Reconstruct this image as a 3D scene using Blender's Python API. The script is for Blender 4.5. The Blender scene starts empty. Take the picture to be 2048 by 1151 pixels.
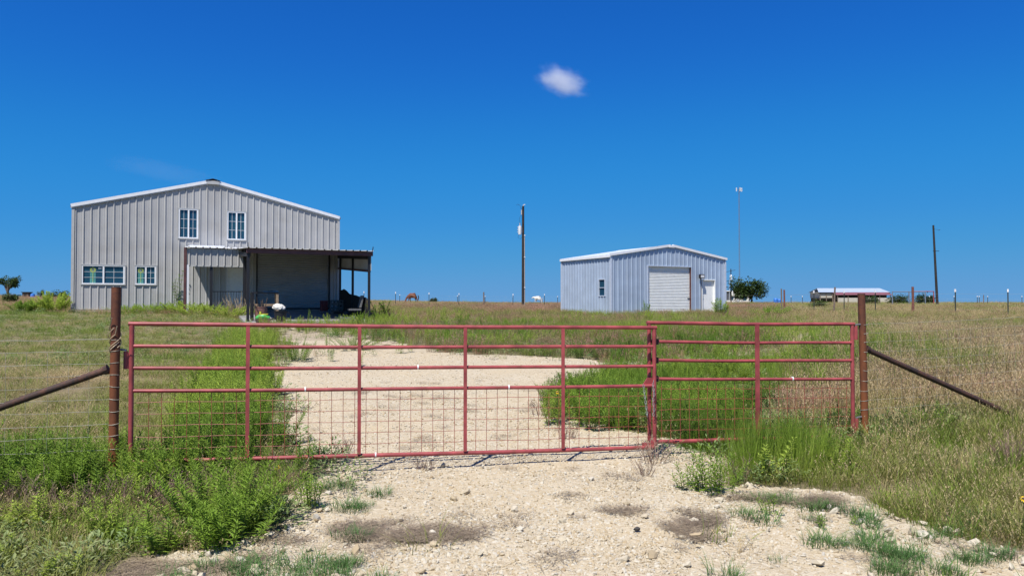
import bpy, bmesh, math, random
import numpy as np
from mathutils import Vector, Matrix, noise as mnoise

R = math.radians
sc = bpy.context.scene
COL = sc.collection
random.seed(4)
rng = np.random.default_rng(7)

# ------------------------------------------------------------------ camera, sky, sun, exposure
EYE = 1.57
cam_d = bpy.data.cameras.new("camera")
cam_d.sensor_width = 36.0
cam_d.lens = 36.0 * 1480 / 2048
cam_d.clip_start = 0.1
cam_d.clip_end = 20000
cam = bpy.data.objects.new("camera", cam_d)
COL.objects.link(cam)
cam.location = (0, 0, EYE)
cam.rotation_euler = (R(90) + math.atan(29.5 / 1480), 0, 0)
sc.camera = cam

SUN_AZ = math.atan2(-0.423, -0.906)     # behind the viewer's left shoulder
SUN_EL = R(60)
world = bpy.data.worlds.new("World")
sc.world = world
world.use_nodes = True
wn = world.node_tree
sky = wn.nodes.new("ShaderNodeTexSky")
sky.sky_type = "NISHITA"
sky.sun_disc = False
sky.sun_elevation = SUN_EL
sky.sun_rotation = SUN_AZ
sky.air_density = 0.5
sky.dust_density = 0.0
sky.ozone_density = 6.0
sky.altitude = 300
m1 = wn.nodes.new("ShaderNodeVectorMath"); m1.operation = "SCALE"; m1.inputs[3].default_value = 0.1
cv = wn.nodes.new("ShaderNodeRGBCurve")
m2 = wn.nodes.new("ShaderNodeVectorMath"); m2.operation = "SCALE"; m2.inputs[3].default_value = 10.0
SKY_CURVE = (
    [(0, 0), (.057, .010), (.108, .024), (.236, .064), (.40, .108), (.60, .135), (1, .16)],
    [(0, 0), (.113, .130), (.209, .242), (.33, .29), (.45, .322), (.74, .345), (1, .36)],
    [(0, 0), (.252, .54), (.40, .655), (.60, .69), (.80, .67), (1, .66)],
)
for ch, pts in enumerate(SKY_CURVE):
    c = cv.mapping.curves[ch]
    c.points[0].location = pts[0]
    c.points[1].location = pts[-1]
    for p in pts[1:-1]:
        c.points.new(*p)
    for p in c.points:
        p.location.y *= 0.735
cv.mapping.update()
bgn = wn.nodes["Background"]
wn.links.new(sky.outputs[0], m1.inputs[0])
wn.links.new(m1.outputs[0], cv.inputs[1])
wn.links.new(cv.outputs[0], m2.inputs[0])
wn.links.new(m2.outputs[0], bgn.inputs[0])
bgn.inputs[1].default_value = 0.1

sun_d = bpy.data.lights.new("sun", "SUN")
sun_d.energy = 5.0
sun_d.angle = R(0.53)
sun_d.color = (1.0, 0.955, 0.88)
sun = bpy.data.objects.new("sun", sun_d)
COL.objects.link(sun)
S = Vector((math.sin(SUN_AZ) * math.cos(SUN_EL), math.cos(SUN_AZ) * math.cos(SUN_EL), math.sin(SUN_EL)))
sun.rotation_euler = S.to_track_quat("Z", "Y").to_euler()
sun.location = (-20, -40, 60)

sc.view_settings.view_transform = "Standard"
sc.view_settings.look = "None"
sc.view_settings.exposure = 0.45
sc.view_settings.gamma = 1.0
sc.view_settings.use_curve_mapping = False
sc.cycles.max_bounces = 8
sc.cycles.volume_bounces = 8
sc.cycles.transparent_max_bounces = 8
sc.cycles.volume_step_rate = 1.0
sc.cycles.volume_max_steps = 64

# ------------------------------------------------------------------ terrain height
PY = [-60, 4, 7, 10, 15, 20, 27, 32, 40, 60, 84, 136, 200, 3000, 6000]
PZ = [-.1, -.03, 0, .1, .27, .42, .62, .78, .95, 1.05, 1.12, 1.38, 1.42, 1.45, 1.45]


def sms(t):
    t = np.clip(t, 0, 1)
    return t * t * (3 - 2 * t)


def gza(x, y):
    x = np.asarray(x, float); y = np.asarray(y, float)
    z = np.interp(y, PY, PZ)
    z = z + np.minimum(1.25, .0165 * np.maximum(0, -x - 3) * sms((y - 10) / 20))
    z = z + .06 * np.clip(x - 3, 0, 6) * sms((30 - y) / 20) * sms(y / 8)
    a = (x + 20.5) * .914 + (y - 34.5) * .406; p = (x + 20.5) * .406 - (y - 34.5) * .914    # cut level for the carport slab
    z = z - .16 * sms((a - 6.3) / .8) * sms((13.6 - a) / .8) * sms((10.6 - p) / 1.0) * sms((p + 1) / 1)
    return z


def gz(x, y):
    return float(gza(x, y))


_lat = np.random.default_rng(99).random((256, 256))


def vnoise(x, y, s, seed=0):
    """smooth value noise in 0..1, feature size s metres"""
    x = np.asarray(x, float) / s + seed * 17.31
    y = np.asarray(y, float) / s + seed * 5.77
    xi = np.floor(x).astype(int); yi = np.floor(y).astype(int)
    fx = x - xi; fy = y - yi
    fx = fx * fx * (3 - 2 * fx); fy = fy * fy * (3 - 2 * fy)
    g = lambda a, b: _lat[(a % 256), (b % 256)]
    return (g(xi, yi) * (1 - fx) + g(xi + 1, yi) * fx) * (1 - fy) + (g(xi, yi + 1) * (1 - fx) + g(xi + 1, yi + 1) * fx) * fy


def fbm(x, y, s, seed=0):
    return (vnoise(x, y, s, seed) + .5 * vnoise(x, y, s / 2.1, seed + 3) + .25 * vnoise(x, y, s / 4.3, seed + 7)) / 1.75


def inpoly(poly, x, y):
    x = np.asarray(x, float); y = np.asarray(y, float)
    r = np.zeros(np.broadcast(x, y).shape, bool)
    n = len(poly)
    for i in range(n):
        x0, y0 = poly[i]; x1, y1 = poly[(i + 1) % n]
        if y0 == y1:
            continue
        c = ((y0 > y) != (y1 > y)) & (x < (x1 - x0) * (y - y0) / (y1 - y0) + x0)
        r ^= c
    return r


# ------------------------------------------------------------------ object helpers
def tag(o, label=None, cat=None, group=None, kind=None):
    if label: o["label"] = label
    if cat: o["category"] = cat
    if group: o["group"] = group
    if kind: o["kind"] = kind
    return o


def thing(name, label, cat, loc=(0, 0, 0), rz=0.0, group=None):
    o = bpy.data.objects.new(name, None)
    o.empty_display_size = .2
    COL.objects.link(o)
    o.location = loc
    o.rotation_euler = (0, 0, rz)
    return tag(o, label, cat, group)


def link_mesh(name, me, mats, parent=None, loc=None):
    if not isinstance(mats, (list, tuple)):
        mats = [mats]
    if not me.materials:
        for m in mats:
            me.materials.append(m)
    o = bpy.data.objects.new(name, me)
    COL.objects.link(o)
    if parent is not None:
        o.parent = parent
    if loc is not None:
        o.location = loc
    return o


def copy_tree(o, parent=None):
    c = o.copy()
    COL.objects.link(c)
    if parent is not None:
        c.parent = parent
    for ch in list(o.children):
        copy_tree(ch, c)
    return c


class MB:
    """collects shapes, then becomes ONE mesh object"""

    def __init__(self):
        self.v = []; self.f = []; self.mi = []; self.cur = 0

    def face(self, idx):
        self.f.append(tuple(idx)); self.mi.append(self.cur)

    def quad(self, a, b, c, d):
        n = len(self.v)
        self.v += [tuple(a), tuple(b), tuple(c), tuple(d)]
        self.face((n, n + 1, n + 2, n + 3))

    def tri(self, a, b, c):
        n = len(self.v)
        self.v += [tuple(a), tuple(b), tuple(c)]
        self.face((n, n + 1, n + 2))

    def obox(self, c, ux, uy, uz):
        c, ux, uy, uz = Vector(c), Vector(ux), Vector(uy), Vector(uz)
        n = len(self.v)
        for sx, sy, sz in ((-1, -1, -1), (1, -1, -1), (1, 1, -1), (-1, 1, -1), (-1, -1, 1), (1, -1, 1), (1, 1, 1), (-1, 1, 1)):
            self.v.append(tuple(c + ux * sx + uy * sy + uz * sz))
        for q in ((0, 3, 2, 1), (4, 5, 6, 7), (0, 1, 5, 4), (1, 2, 6, 5), (2, 3, 7, 6), (3, 0, 4, 7)):
            self.face([n + i for i in q])

    def box(self, x0, x1, y0, y1, z0, z1):
        self.obox(((x0 + x1) / 2, (y0 + y1) / 2, (z0 + z1) / 2), ((x1 - x0) / 2, 0, 0), (0, (y1 - y0) / 2, 0), (0, 0, (z1 - z0) / 2))

    def bar(self, p0, p1, w, h, up=(0, 0, 1)):
        p0, p1 = Vector(p0), Vector(p1)
        d = (p1 - p0)
        L = d.length
        d = d / L
        s = d.cross(Vector(up))
        if s.length < 1e-5:
            s = d.cross(Vector((1, 0, 0)))
        s.normalize()
        u = s.cross(d)
        self.obox((p0 + p1) / 2, d * L / 2, s * w / 2, u * h / 2)

    def path(self, pts, r, n=8, caps=True, closed=False):
        pts = [Vector(p) for p in pts]
        m = len(pts)
        rr = r if isinstance(r, (list, tuple)) else [r] * m
        base = len(self.v)
        ref = None
        for i, p in enumerate(pts):
            if closed:
                d = pts[(i + 1) % m] - pts[i - 1]
            else:
                d = pts[min(i + 1, m - 1)] - pts[max(i - 1, 0)]
            d.normalize()
            if ref is None:
                ref = Vector((0, 0, 1)) if abs(d.z) < .9 else Vector((1, 0, 0))
            s = d.cross(ref)
            if s.length < 1e-4:
                s = d.cross(Vector((0, 1, 0)))
            s.normalize()
            u = s.cross(d)
            ref = u if not closed else ref
            for k in range(n):
                a = 2 * math.pi * k / n
                self.v.append(tuple(p + (s * math.cos(a) + u * math.sin(a)) * rr[i]))
        seg = m if closed else m - 1
        for i in range(seg):
            for k in range(n):
                a = base + i * n + k; b = base + i * n + (k + 1) % n
                j = (i + 1) % m
                c = base + j * n + (k + 1) % n; d2 = base + j * n + k
                self.face((a, b, c, d2))
        if caps and not closed:
            self.face([base + k for k in range(n)][::-1])
            self.face([base + (m - 1) * n + k for k in range(n)])

    def tube(self, p0, p1, r, n=8, r1=None):
        self.path([p0, p1], [r, r if r1 is None else r1], n)

    def lathe(self, prof, n=16, c=(0, 0, 0)):
        base = len(self.v)
        for (r, z) in prof:
            for k in range(n):
                a = 2 * math.pi * k / n
                self.v.append((c[0] + r * math.cos(a), c[1] + r * math.sin(a), c[2] + z))
        for i in range(len(prof) - 1):
            for k in range(n):
                self.face((base + i * n + k, base + i * n + (k + 1) % n, base + (i + 1) * n + (k + 1) % n, base + (i + 1) * n + k))
        self.face([base + k for k in range(n)][::-1])
        self.face([base + (len(prof) - 1) * n + k for k in range(n)])

    def mesh(self, name, smooth=False):
        me = bpy.data.meshes.new(name)
        me.from_pydata(self.v, [], self.f)
        if any(self.mi):
            me.polygons.foreach_set("material_index", self.mi)
        if smooth:
            me.polygons.foreach_set("use_smooth", [True] * len(me.polygons))
        me.update()
        return me

    def build(self, name, mats, parent=None, smooth=False, loc=None):
        me = self.mesh(name, smooth)
        o = link_mesh(name, me, mats, parent, loc)
        if smooth:
            try:
                me.set_sharp_from_angle(angle=R(40))
            except Exception:
                pass
        return o


# ------------------------------------------------------------------ materials
def newmat(name):
    m = bpy.data.materials.new(name)
    m.use_nodes = True
    nt = m.node_tree
    return m, nt, nt.nodes["Principled BSDF"]


def nd(nt, typ, **kw):
    n = nt.nodes.new(typ)
    for k, v in kw.items():
        setattr(n, k, v)
    return n


def noise_fac(nt, scale, detail=4, coord="Object", lo=.35, hi=.65, rough=.55, stretch=None):
    tc = nd(nt, "ShaderNodeTexCoord")
    n = nd(nt, "ShaderNodeTexNoise")
    n.inputs["Scale"].default_value = scale
    n.inputs["Detail"].default_value = detail
    n.inputs["Roughness"].default_value = rough
    if stretch:
        mp = nd(nt, "ShaderNodeMapping")
        mp.inputs["Scale"].default_value = stretch
        nt.links.new(tc.outputs[coord], mp.inputs[0])
        nt.links.new(mp.outputs[0], n.inputs["Vector"])
    else:
        nt.links.new(tc.outputs[coord], n.inputs["Vector"])
    mr = nd(nt, "ShaderNodeMapRange")
    mr.inputs[1].default_value = lo
    mr.inputs[2].default_value = hi
    nt.links.new(n.outputs["Fac"], mr.inputs[0])
    return mr.outputs[0], n


def mixc(nt, fac, a, b, blend="MIX"):
    m = nd(nt, "ShaderNodeMix", data_type="RGBA", blend_type=blend)
    for sock, val in ((m.inputs[0], fac), (m.inputs[6], a), (m.inputs[7], b)):
        if isinstance(val, bpy.types.NodeSocket):
            nt.links.new(val, sock)
        elif isinstance(val, (int, float)):
            sock.default_value = val
        else:
            sock.default_value = (*val, 1) if len(val) == 3 else val
    return m.outputs[2]


def paint(name, col, rough=.5, metal=0.0, vary=.15, scale=6.0, spec=.5, bump=0.0, dirt=None, dirt_scale=2.0, dirt_amt=.5, sheets=0):
    m, nt, b = newmat(name)
    f, n = noise_fac(nt, scale)
    c = mixc(nt, f, tuple(x * (1 - vary) for x in col), tuple(min(1, x * (1 + vary)) for x in col))
    if dirt:
        f2, _ = noise_fac(nt, dirt_scale, 6, lo=.52, hi=.72)
        mm = nd(nt, "ShaderNodeMath", operation="MULTIPLY")
        nt.links.new(f2, mm.inputs[0]); mm.inputs[1].default_value = dirt_amt
        c = mixc(nt, mm.outputs[0], c, dirt)
    if sheets:
        oi = nd(nt, "ShaderNodeObjectInfo"); hs = nd(nt, "ShaderNodeHueSaturation"); mr = nd(nt, "ShaderNodeMapRange")
        mr.inputs[3].default_value = 1 - sheets; mr.inputs[4].default_value = 1 + sheets
        nt.links.new(oi.outputs["Random"], mr.inputs[0]); nt.links.new(mr.outputs[0], hs.inputs["Value"]); nt.links.new(c, hs.inputs["Color"])
        c = hs.outputs[0]
        fs, _ = noise_fac(nt, 1.6, 5, lo=.3, hi=.75, stretch=(2.2, 2.2, .12))
        c = mixc(nt, fs, mixc(nt, .10, c, (.22, .19, .16)), c)
    nt.links.new(c, b.inputs["Base Color"])
    b.inputs["Roughness"].default_value = rough
    b.inputs["Metallic"].default_value = metal
    b.inputs["Specular IOR Level"].default_value = spec
    if bump:
        bp = nd(nt, "ShaderNodeBump")
        bp.inputs["Strength"].default_value = bump
        bp.inputs["Distance"].default_value = .01
        nt.links.new(n.outputs["Fac"], bp.inputs["Height"])
        nt.links.new(bp.outputs[0], b.inputs["Normal"])
    return m


def rust_mat(name, c1, c2, c3, scale=7, foot=None):
    m, nt, b = newmat(name)
    f, n = noise_fac(nt, scale, 8, lo=.35, hi=.7, rough=.65, stretch=(1, 1, .35))
    f2, _ = noise_fac(nt, scale * 5, 6, lo=.45, hi=.7)
    c = mixc(nt, f, c1, c2)
    c = mixc(nt, f2, c, c3)
    if foot:
        tcz = nd(nt, "ShaderNodeTexCoord"); sz = nd(nt, "ShaderNodeSeparateXYZ"); nt.links.new(tcz.outputs["Object"], sz.inputs[0])
        mz = nd(nt, "ShaderNodeMapRange"); mz.inputs[1].default_value = 1.5; mz.inputs[2].default_value = .1; nt.links.new(sz.outputs[2], mz.inputs[0])
        mm = nd(nt, "ShaderNodeMath", operation="MULTIPLY"); mf = nd(nt, "ShaderNodeMath", operation="MULTIPLY_ADD"); mf.inputs[1].default_value = .5; mf.inputs[2].default_value = .4; nt.links.new(f, mf.inputs[0]); nt.links.new(mz.outputs[0], mm.inputs[0]); nt.links.new(mf.outputs[0], mm.inputs[1])
        c = mixc(nt, mm.outputs[0], c, foot)
    nt.links.new(c, b.inputs["Base Color"])
    b.inputs["Roughness"].default_value = .75
    bp = nd(nt, "ShaderNodeBump"); bp.inputs["Strength"].default_value = .8; bp.inputs["Distance"].default_value = .006
    nt.links.new(n.outputs["Fac"], bp.inputs["Height"]); nt.links.new(bp.outputs[0], b.inputs["Normal"])
    return m


def leaf_mat(name, cols, trans=.3, rough=.6, spec=.25, patch=None):
    """blade / leaf material: tint per plant, fine noise, light passes through"""
    m, nt, b = newmat(name)
    at = nd(nt, "ShaderNodeAttribute", attribute_type="INSTANCER", attribute_name="tint")
    rp = nd(nt, "ShaderNodeValToRGB")
    cr = rp.color_ramp
    while len(cr.elements) < len(cols):
        cr.elements.new(.5)
    for i, c in enumerate(cols):
        cr.elements[i].position = i / (len(cols) - 1)
        cr.elements[i].color = (*c, 1)
    nt.links.new(at.outputs["Fac"], rp.inputs[0])
    geo = nd(nt, "ShaderNodeNewGeometry")
    hv = nd(nt, "ShaderNodeHueSaturation")
    mr = nd(nt, "ShaderNodeMapRange")
    mr.inputs[3].default_value = .7; mr.inputs[4].default_value = 1.3
    nt.links.new(geo.outputs["Random Per Island"], mr.inputs[0])
    nt.links.new(mr.outputs[0], hv.inputs["Value"])
    nt.links.new(rp.outputs[0], hv.inputs["Color"])
    nt.links.new(hv.outputs[0], b.inputs["Base Color"])
    b.inputs["Roughness"].default_value = rough
    b.inputs["Specular IOR Level"].default_value = spec
    tr = nd(nt, "ShaderNodeBsdfTranslucent")
    tc = mixc(nt, .5, hv.outputs[0], (1.25, 1.2, .5), "MULTIPLY")
    nt.links.new(hv.outputs[0], tr.inputs[0])
    mx = nd(nt, "ShaderNodeMixShader"); mx.inputs[0].default_value = trans
    nt.links.new(b.outputs[0], mx.inputs[1]); nt.links.new(tr.outputs[0], mx.inputs[2])
    nt.links.new(mx.outputs[0], nt.nodes["Material Output"].inputs["Surface"])
    return m


M = {}
M["gate_red"] = paint("gate_red_paint", (.29, .058, .06), .46, vary=.25, scale=7, spec=.4, dirt=(.17, .055, .03), dirt_scale=9, dirt_amt=.5)
M["gate_wire"] = paint("gate_wire_red", (.27, .06, .04), .55, vary=.25, scale=12)
M["rust"] = rust_mat("rusted_pipe", (.045, .016, .012), (.17, .05, .017), (.07, .022, .013), 6, (.30, .09, .018))
M["rust_dark"] = rust_mat("dark_rusted_pipe", (.03, .018, .015), (.105, .04, .022), (.022, .016, .014), 9)
M["wire"] = paint("galvanised_wire", (.34, .32, .26), .55, metal=.2, vary=.25)
M["chain"] = paint("chain_steel", (.36, .35, .34), .45, metal=.5, vary=.2)
M["steel"] = paint("bare_steel", (.35, .35, .36), .4, metal=.8, vary=.2)
M["wall_grey"] = paint("ash_grey_sheet_metal", (.405, .403, .398), .5, vary=.06, scale=1.0, spec=.35, dirt=(.29, .27, .24), dirt_scale=.9, dirt_amt=.4, sheets=.045)
M["trim_white"] = paint("white_trim_paint", (.74, .75, .77), .45, vary=.05)
M["trim_grey"] = paint("grey_trim_paint", (.43, .43, .42), .5, vary=.06)
M["galv"] = paint("galvalume_sheet", (.385, .465, .58), .38, metal=.2, vary=.07, scale=1.5, spec=.5, sheets=.045)
M["galv_trim"] = paint("galvalume_trim", (.52, .58, .68), .4, metal=.15, vary=.06)
M["roof_pale"] = paint("pale_roof_sheet", (.55, .57, .60), .4, metal=.2, vary=.06)
M["frame_white"] = paint("white_vinyl", (.78, .79, .80), .4, vary=.03)
M["door_white"] = paint("white_door_paint", (.80, .81, .79), .45, vary=.04, dirt=(.45, .43, .38), dirt_scale=2.5, dirt_amt=.2)
M["door_grey"] = paint("grey_door_paint", (.42, .43, .42), .5, vary=.05)
M["curtain_grey"] = paint("grey_roll_door_steel", (.34, .36, .385), .5, vary=.06, scale=2)
M["brown_steel"] = paint("red_oxide_steel", (.105, .042, .04), .55, vary=.2, scale=5)
M["dark_steel"] = paint("black_steel", (.012, .012, .016), .5, vary=.2)
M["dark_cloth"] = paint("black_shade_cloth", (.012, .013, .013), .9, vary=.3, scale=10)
M["under_sheet"] = paint("porch_roof_sheet", (.30, .30, .28), .55, vary=.08)
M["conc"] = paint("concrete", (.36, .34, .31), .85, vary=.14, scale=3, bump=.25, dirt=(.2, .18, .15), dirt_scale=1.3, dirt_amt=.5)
M["apron"] = paint("dirty_shade_toned_concrete", (.24, .24, .235), .85, vary=.2, scale=2, bump=.2, dirt=(.09, .08, .07), dirt_scale=1.5, dirt_amt=.6)  # base tone lowered to stand in for roof shade; dirt noise on top
M["patch_dark"] = paint("dark_patch_surface", (.035, .036, .042), .9, vary=.3, scale=8)  # dark tone of the patch before the apron, material unknown
M["pole_wood"] = paint("creosote_pole", (.022, .017, .014), .85, vary=.35, scale=4, bump=.5)
M["post_wood"] = paint("weathered_post_wood", (.16, .12, .09), .85, vary=.3, scale=8, bump=.5)
M["post_rust"] = paint("red_brown_post", (.16, .06, .045), .8, vary=.3, scale=8)
M["tpost"] = paint("green_steel_post", (.035, .045, .035), .6, vary=.25)
M["white"] = paint("white_paint", (.80, .80, .80), .5, vary=.03)
M["can_grey"] = paint("pale_grey_enamel", (.55, .58, .60), .4, vary=.05)
M["black"] = paint("black_plastic", (.014, .014, .016), .5, vary=.2)
M["conduit"] = paint("grey_conduit", (.36, .34, .33), .5, vary=.1)
M["mast"] = paint("mast_steel", (.20, .23, .28), .5, metal=.3, vary=.1)
M["wood_tan"] = paint("sawn_timber", (.30, .21, .13), .8, vary=.25, scale=6)
M["barrel"] = paint("brown_drum_paint", (.20, .10, .075), .4, vary=.2, scale=5, dirt=(.10, .05, .03), dirt_scale=4, dirt_amt=.6)
M["sack"] = paint("white_woven_sack", (.62, .60, .55), .9, vary=.1, scale=10, bump=.5)
M["green_plastic"] = paint("green_plastic", (.05, .36, .07), .4, vary=.15)
M["yellow_plastic"] = paint("yellow_plastic", (.55, .50, .04), .45, vary=.1)
M["tarp"] = paint("pale_blue_tarp", (.12, .34, .42), .6, vary=.2, scale=8, bump=.5)
M["red_box"] = paint("red_painted_box", (.24, .035, .035), .5, vary=.15)
M["block"] = paint("grey_block", (.17, .17, .17), .9, vary=.2, scale=12, bump=.4)
M["board"] = paint("weathered_board", (.09, .07, .055), .85, vary=.3, scale=5)
M["chair_grey"] = paint("grey_chair_cloth", (.13, .13, .13), .9, vary=.2, scale=12)
M["lamp_glass"] = paint("lamp_lens", (.66, .66, .66), .15, vary=.05)
M["sticker_yellow"] = paint("yellow_green_paper", (.50, .62, .14), .7, vary=.15, scale=30)
M["sticker_pale"] = paint("pale_green_curtain", (.10, .34, .30), .8, vary=.2, scale=14)
M["paper"] = paint("white_paper", (.7, .72, .72), .8, vary=.03)
M["roof_red"] = paint("faded_red_roof", (.20, .075, .08), .5, vary=.1, scale=2)
M["roof_far"] = paint("far_pale_roof", (.36, .43, .52), .5, metal=.1, vary=.05, scale=1)
M["wall_far"] = paint("far_white_wall", (.46, .43, .36), .7, vary=.08, scale=1)
M["house_white"] = paint("far_house_siding", (.66, .64, .58), .7, vary=.05)
M["house_roof"] = paint("far_house_shingle", (.06, .065, .075), .8, vary=.2)
M["blue_plastic"] = paint("blue_plastic", (.03, .17, .55), .4, vary=.1)
M["teal_plastic"] = paint("teal_plastic", (.04, .30, .34), .5, vary=.15)
M["horse_brown"] = paint("chestnut_coat", (.16, .055, .026), .6, vary=.25, scale=2)
M["horse_dark"] = paint("dark_mane", (.02, .012, .008), .8, vary=.2)
M["horse_white"] = paint("white_coat", (.72, .69, .62), .6, vary=.1, scale=2)
M["horse_grey"] = paint("grey_mane", (.3, .28, .26), .8, vary=.2)
M["insul"] = paint("porcelain", (.45, .42, .40), .2, vary=.1)
M["bark"] = paint("grey_bark", (.10, .08, .062), .9, vary=.3, scale=6, bump=.6)
M["twine"] = paint("dry_twine", (.42, .33, .22), .9, vary=.2)
M["char"] = paint("dark_stone", (.05, .045, .04), .9, vary=.3)

m, nt, b = newmat("dark_window_glass")
f, n = noise_fac(nt, 1.3, 3)
nt.links.new(mixc(nt, f, (.012, .05, .10), (.018, .07, .10)), b.inputs["Base Color"])
b.inputs["Roughness"].default_value = .06
M["glass"] = m

# foliage
M["grass_green"] = leaf_mat("green_grass_blade", [(.11, .19, .022), (.18, .26, .035), (.27, .29, .07)], .35)
M["grass_fresh"] = leaf_mat("fresh_grass_blade", [(.15, .24, .028), (.215, .32, .035), (.30, .37, .06)], .4)
M["grass_dry"] = leaf_mat("dry_grass_blade", [(.44, .335, .175), (.36, .285, .125), (.20, .21, .06)], .3)
M["grass_head"] = leaf_mat("dry_seed_head", [(.52, .40, .23), (.44, .34, .19), (.30, .26, .12)], .3)
M["grass_red"] = leaf_mat("reddish_grass_blade", [(.33, .19, .11), (.30, .20, .10), (.20, .19, .06)], .3)
M["red_head"] = leaf_mat("pinkish_seed_head", [(.42, .235, .18), (.38, .235, .155), (.27, .20, .12)], .3)
M["weed"] = leaf_mat("bright_weed_leaf", [(.12, .205, .028), (.22, .345, .042), (.36, .46, .07)], .48)
M["weed_stem"] = leaf_mat("weed_stem_green", [(.07, .11, .03), (.10, .14, .03), (.13, .17, .04)], .1)
M["forb"] = leaf_mat("grey_green_leaf", [(.13, .21, .065), (.18, .25, .085), (.22, .25, .10)], .25)
M["dead"] = leaf_mat("dead_stalk", [(.17, .105, .085), (.24, .16, .12), (.32, .24, .17)], .15)
M["straw"] = leaf_mat("grey_thatch", [(.20, .15, .105), (.28, .22, .15), (.38, .30, .20)], .1)
M["bermuda"] = leaf_mat("dark_runner_grass", [(.065, .15, .04), (.095, .19, .05), (.13, .22, .065)], .3)
M["oak_leaf"] = leaf_mat("oak_leaf", [(.03, .055, .014), (.055, .095, .022), (.10, .14, .04)], .3)
M["flower"] = leaf_mat("yellow_petal", [(.75, .50, .02), (.8, .55, .03)], .3)
M["stone"] = None

m, nt, b = newmat("limestone_chip")
at = nd(nt, "ShaderNodeAttribute", attribute_type="INSTANCER", attribute_name="tint")
rp = nd(nt, "ShaderNodeValToRGB")
cr = rp.color_ramp
for i, (p, c) in enumerate(((0, (.34, .26, .155)), (.25, (.50, .385, .235)), (.55, (.57, .48, .335)), (.8, (.63, .565, .45)), (1, (.54, .50, .42)))):
    if i > 1: cr.elements.new(p)
    cr.elements[min(i, len(cr.elements) - 1)].position = p
els = sorted(cr.elements, key=lambda e: e.position)
for e, c in zip(els, ((.29, .215, .13), (.39, .31, .195), (.44, .38, .275), (.49, .445, .355), (.41, .38, .32))):
    e.color = (*c, 1)
nt.links.new(at.outputs["Fac"], rp.inputs[0])
nt.links.new(rp.outputs[0], b.inputs["Base Color"])
b.inputs["Roughness"].default_value = .9
b.inputs["Specular IOR Level"].default_value = .2
M["stone"] = m

# ------------------------------------------------------------------ layout of the ground (metres; x right, y away, camera at 0,0)
DRIVE = [(-3.0, -7), (-2.7, 3.2), (-2.33, 4.54), (-1.91, 4.8), (-1.62, 5.21), (-1.70, 5.97), (-1.85, 7.17), (-2.25, 7.78), (-2.8, 9.11),
         (-3.45, 10.9), (-4.2, 13.08), (-5.1, 16.2), (-6.1, 19.74), (-7.5, 23.5), (-9.6, 28.2), (-6.2, 29.6), (-5.6, 25.5), (-4.3, 21.9),
         (-3.03, 20.06), (-1.5, 18.1), (.84, 16.4), (3.24, 15.9), (4.6, 16.2), (6.7, 19), (9.6, 25.5), (12.0, 30.5), (15.5, 31), (11.6, 25), (8.0, 18.3), (6.6, 16.3),
         (4.5, 14.9), (1.9, 14.2), (.75, 12.6), (.45, 10.95), (.5, 9.9), (1.3, 8.9), (1.75, 7.78), (1.95, 6.99), (1.62, 6.25), (2.11, 6.55), (2.37, 6.15),
         (2.63, 5.97), (2.85, 5.56), (3.1, 5.2), (3.3, 4.6), (3.6, 3.4), (4.4, -7)]


def drive_mask(x, y):
    a = np.clip(.10 + .018 * np.asarray(y, float), .1, .5)
    dx = (vnoise(x, y, .55, 1) - .5) * 2.2 * a + (vnoise(x, y, .17, 2) - .5) * 1.0 * a
    dy = (vnoise(x, y, .6, 5) - .5) * 2.2 * a
    return inpoly(DRIVE, x + dx, y + dy)


THATCH = [[(-1.6, 5.05), (-1.1, 5.25), (-.55, 5.35), (-.1, 5.2), (-.35, 4.95), (-.9, 4.75), (-1.55, 4.7)],
          [(.65, 5.62), (1.05, 5.75), (1.45, 5.6), (1.38, 5.1), (1.15, 5.02), (1.05, 5.3)],
          [(1.5, 5.95), (2.1, 6.15), (2.7, 5.9), (2.4, 5.75), (1.7, 5.75)],
          [(-2.4, 4.5), (-1.5, 4.75), (-1.3, 4.45), (-2.3, 4.15)]]


def thatch(x, y):
    dx = (vnoise(x, y, .22, 11) - .5) * .35; dy = (vnoise(x, y, .2, 12) - .5) * .35
    r = np.zeros(np.asarray(x, float).shape, bool)
    for p in THATCH:
        r |= inpoly(p, x + dx, y + dy)
    return r


BA = Vector((-20.5, 34.5, 1.22))               # big shop: left front corner, slab top
B_ANG = math.atan2(.406, .914)
BU = Vector((.914, .406, 0)); BN = Vector((.406, -.914, 0))
BW, BD = 12.28, 18.0
SA = Vector((5.355, 40.0, .94))                # small shop: left front corner
SU = Vector((12.70 - 5.355, 4.1, 0)); SW = SU.length; SU.normalize()
S_ANG = math.atan2(SU.y, SU.x)
SD = 4.86
SN = Vector((SU.y, -SU.x, 0))


def local_b(x, y):
    dx = x - BA.x; dy = y - BA.y
    return dx * BU.x + dy * BU.y, dx * BN.x + dy * BN.y     # along facade, out from facade


def local_s(x, y):
    dx = x - SA.x; dy = y - SA.y
    return dx * SU.x + dy * SU.y, dx * SN.x + dy * SN.y


def built(x, y):
    a, p = local_b(x, y)
    r = (a > -.05) & (a < BW + .1) & (p > -BD) & (p < .12)
    r |= (a > 7.05) & (a < 12.5) & (p >= 0) & (p < 9.0)
    r |= (a > 5.0) & (a < 7.2) & (p >= 0) & (p < 2.0)
    a, p = local_s(x, y)
    r |= (a > -.05) & (a < SW + .05) & (p > -SD) & (p < .08)
    return r


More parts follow.
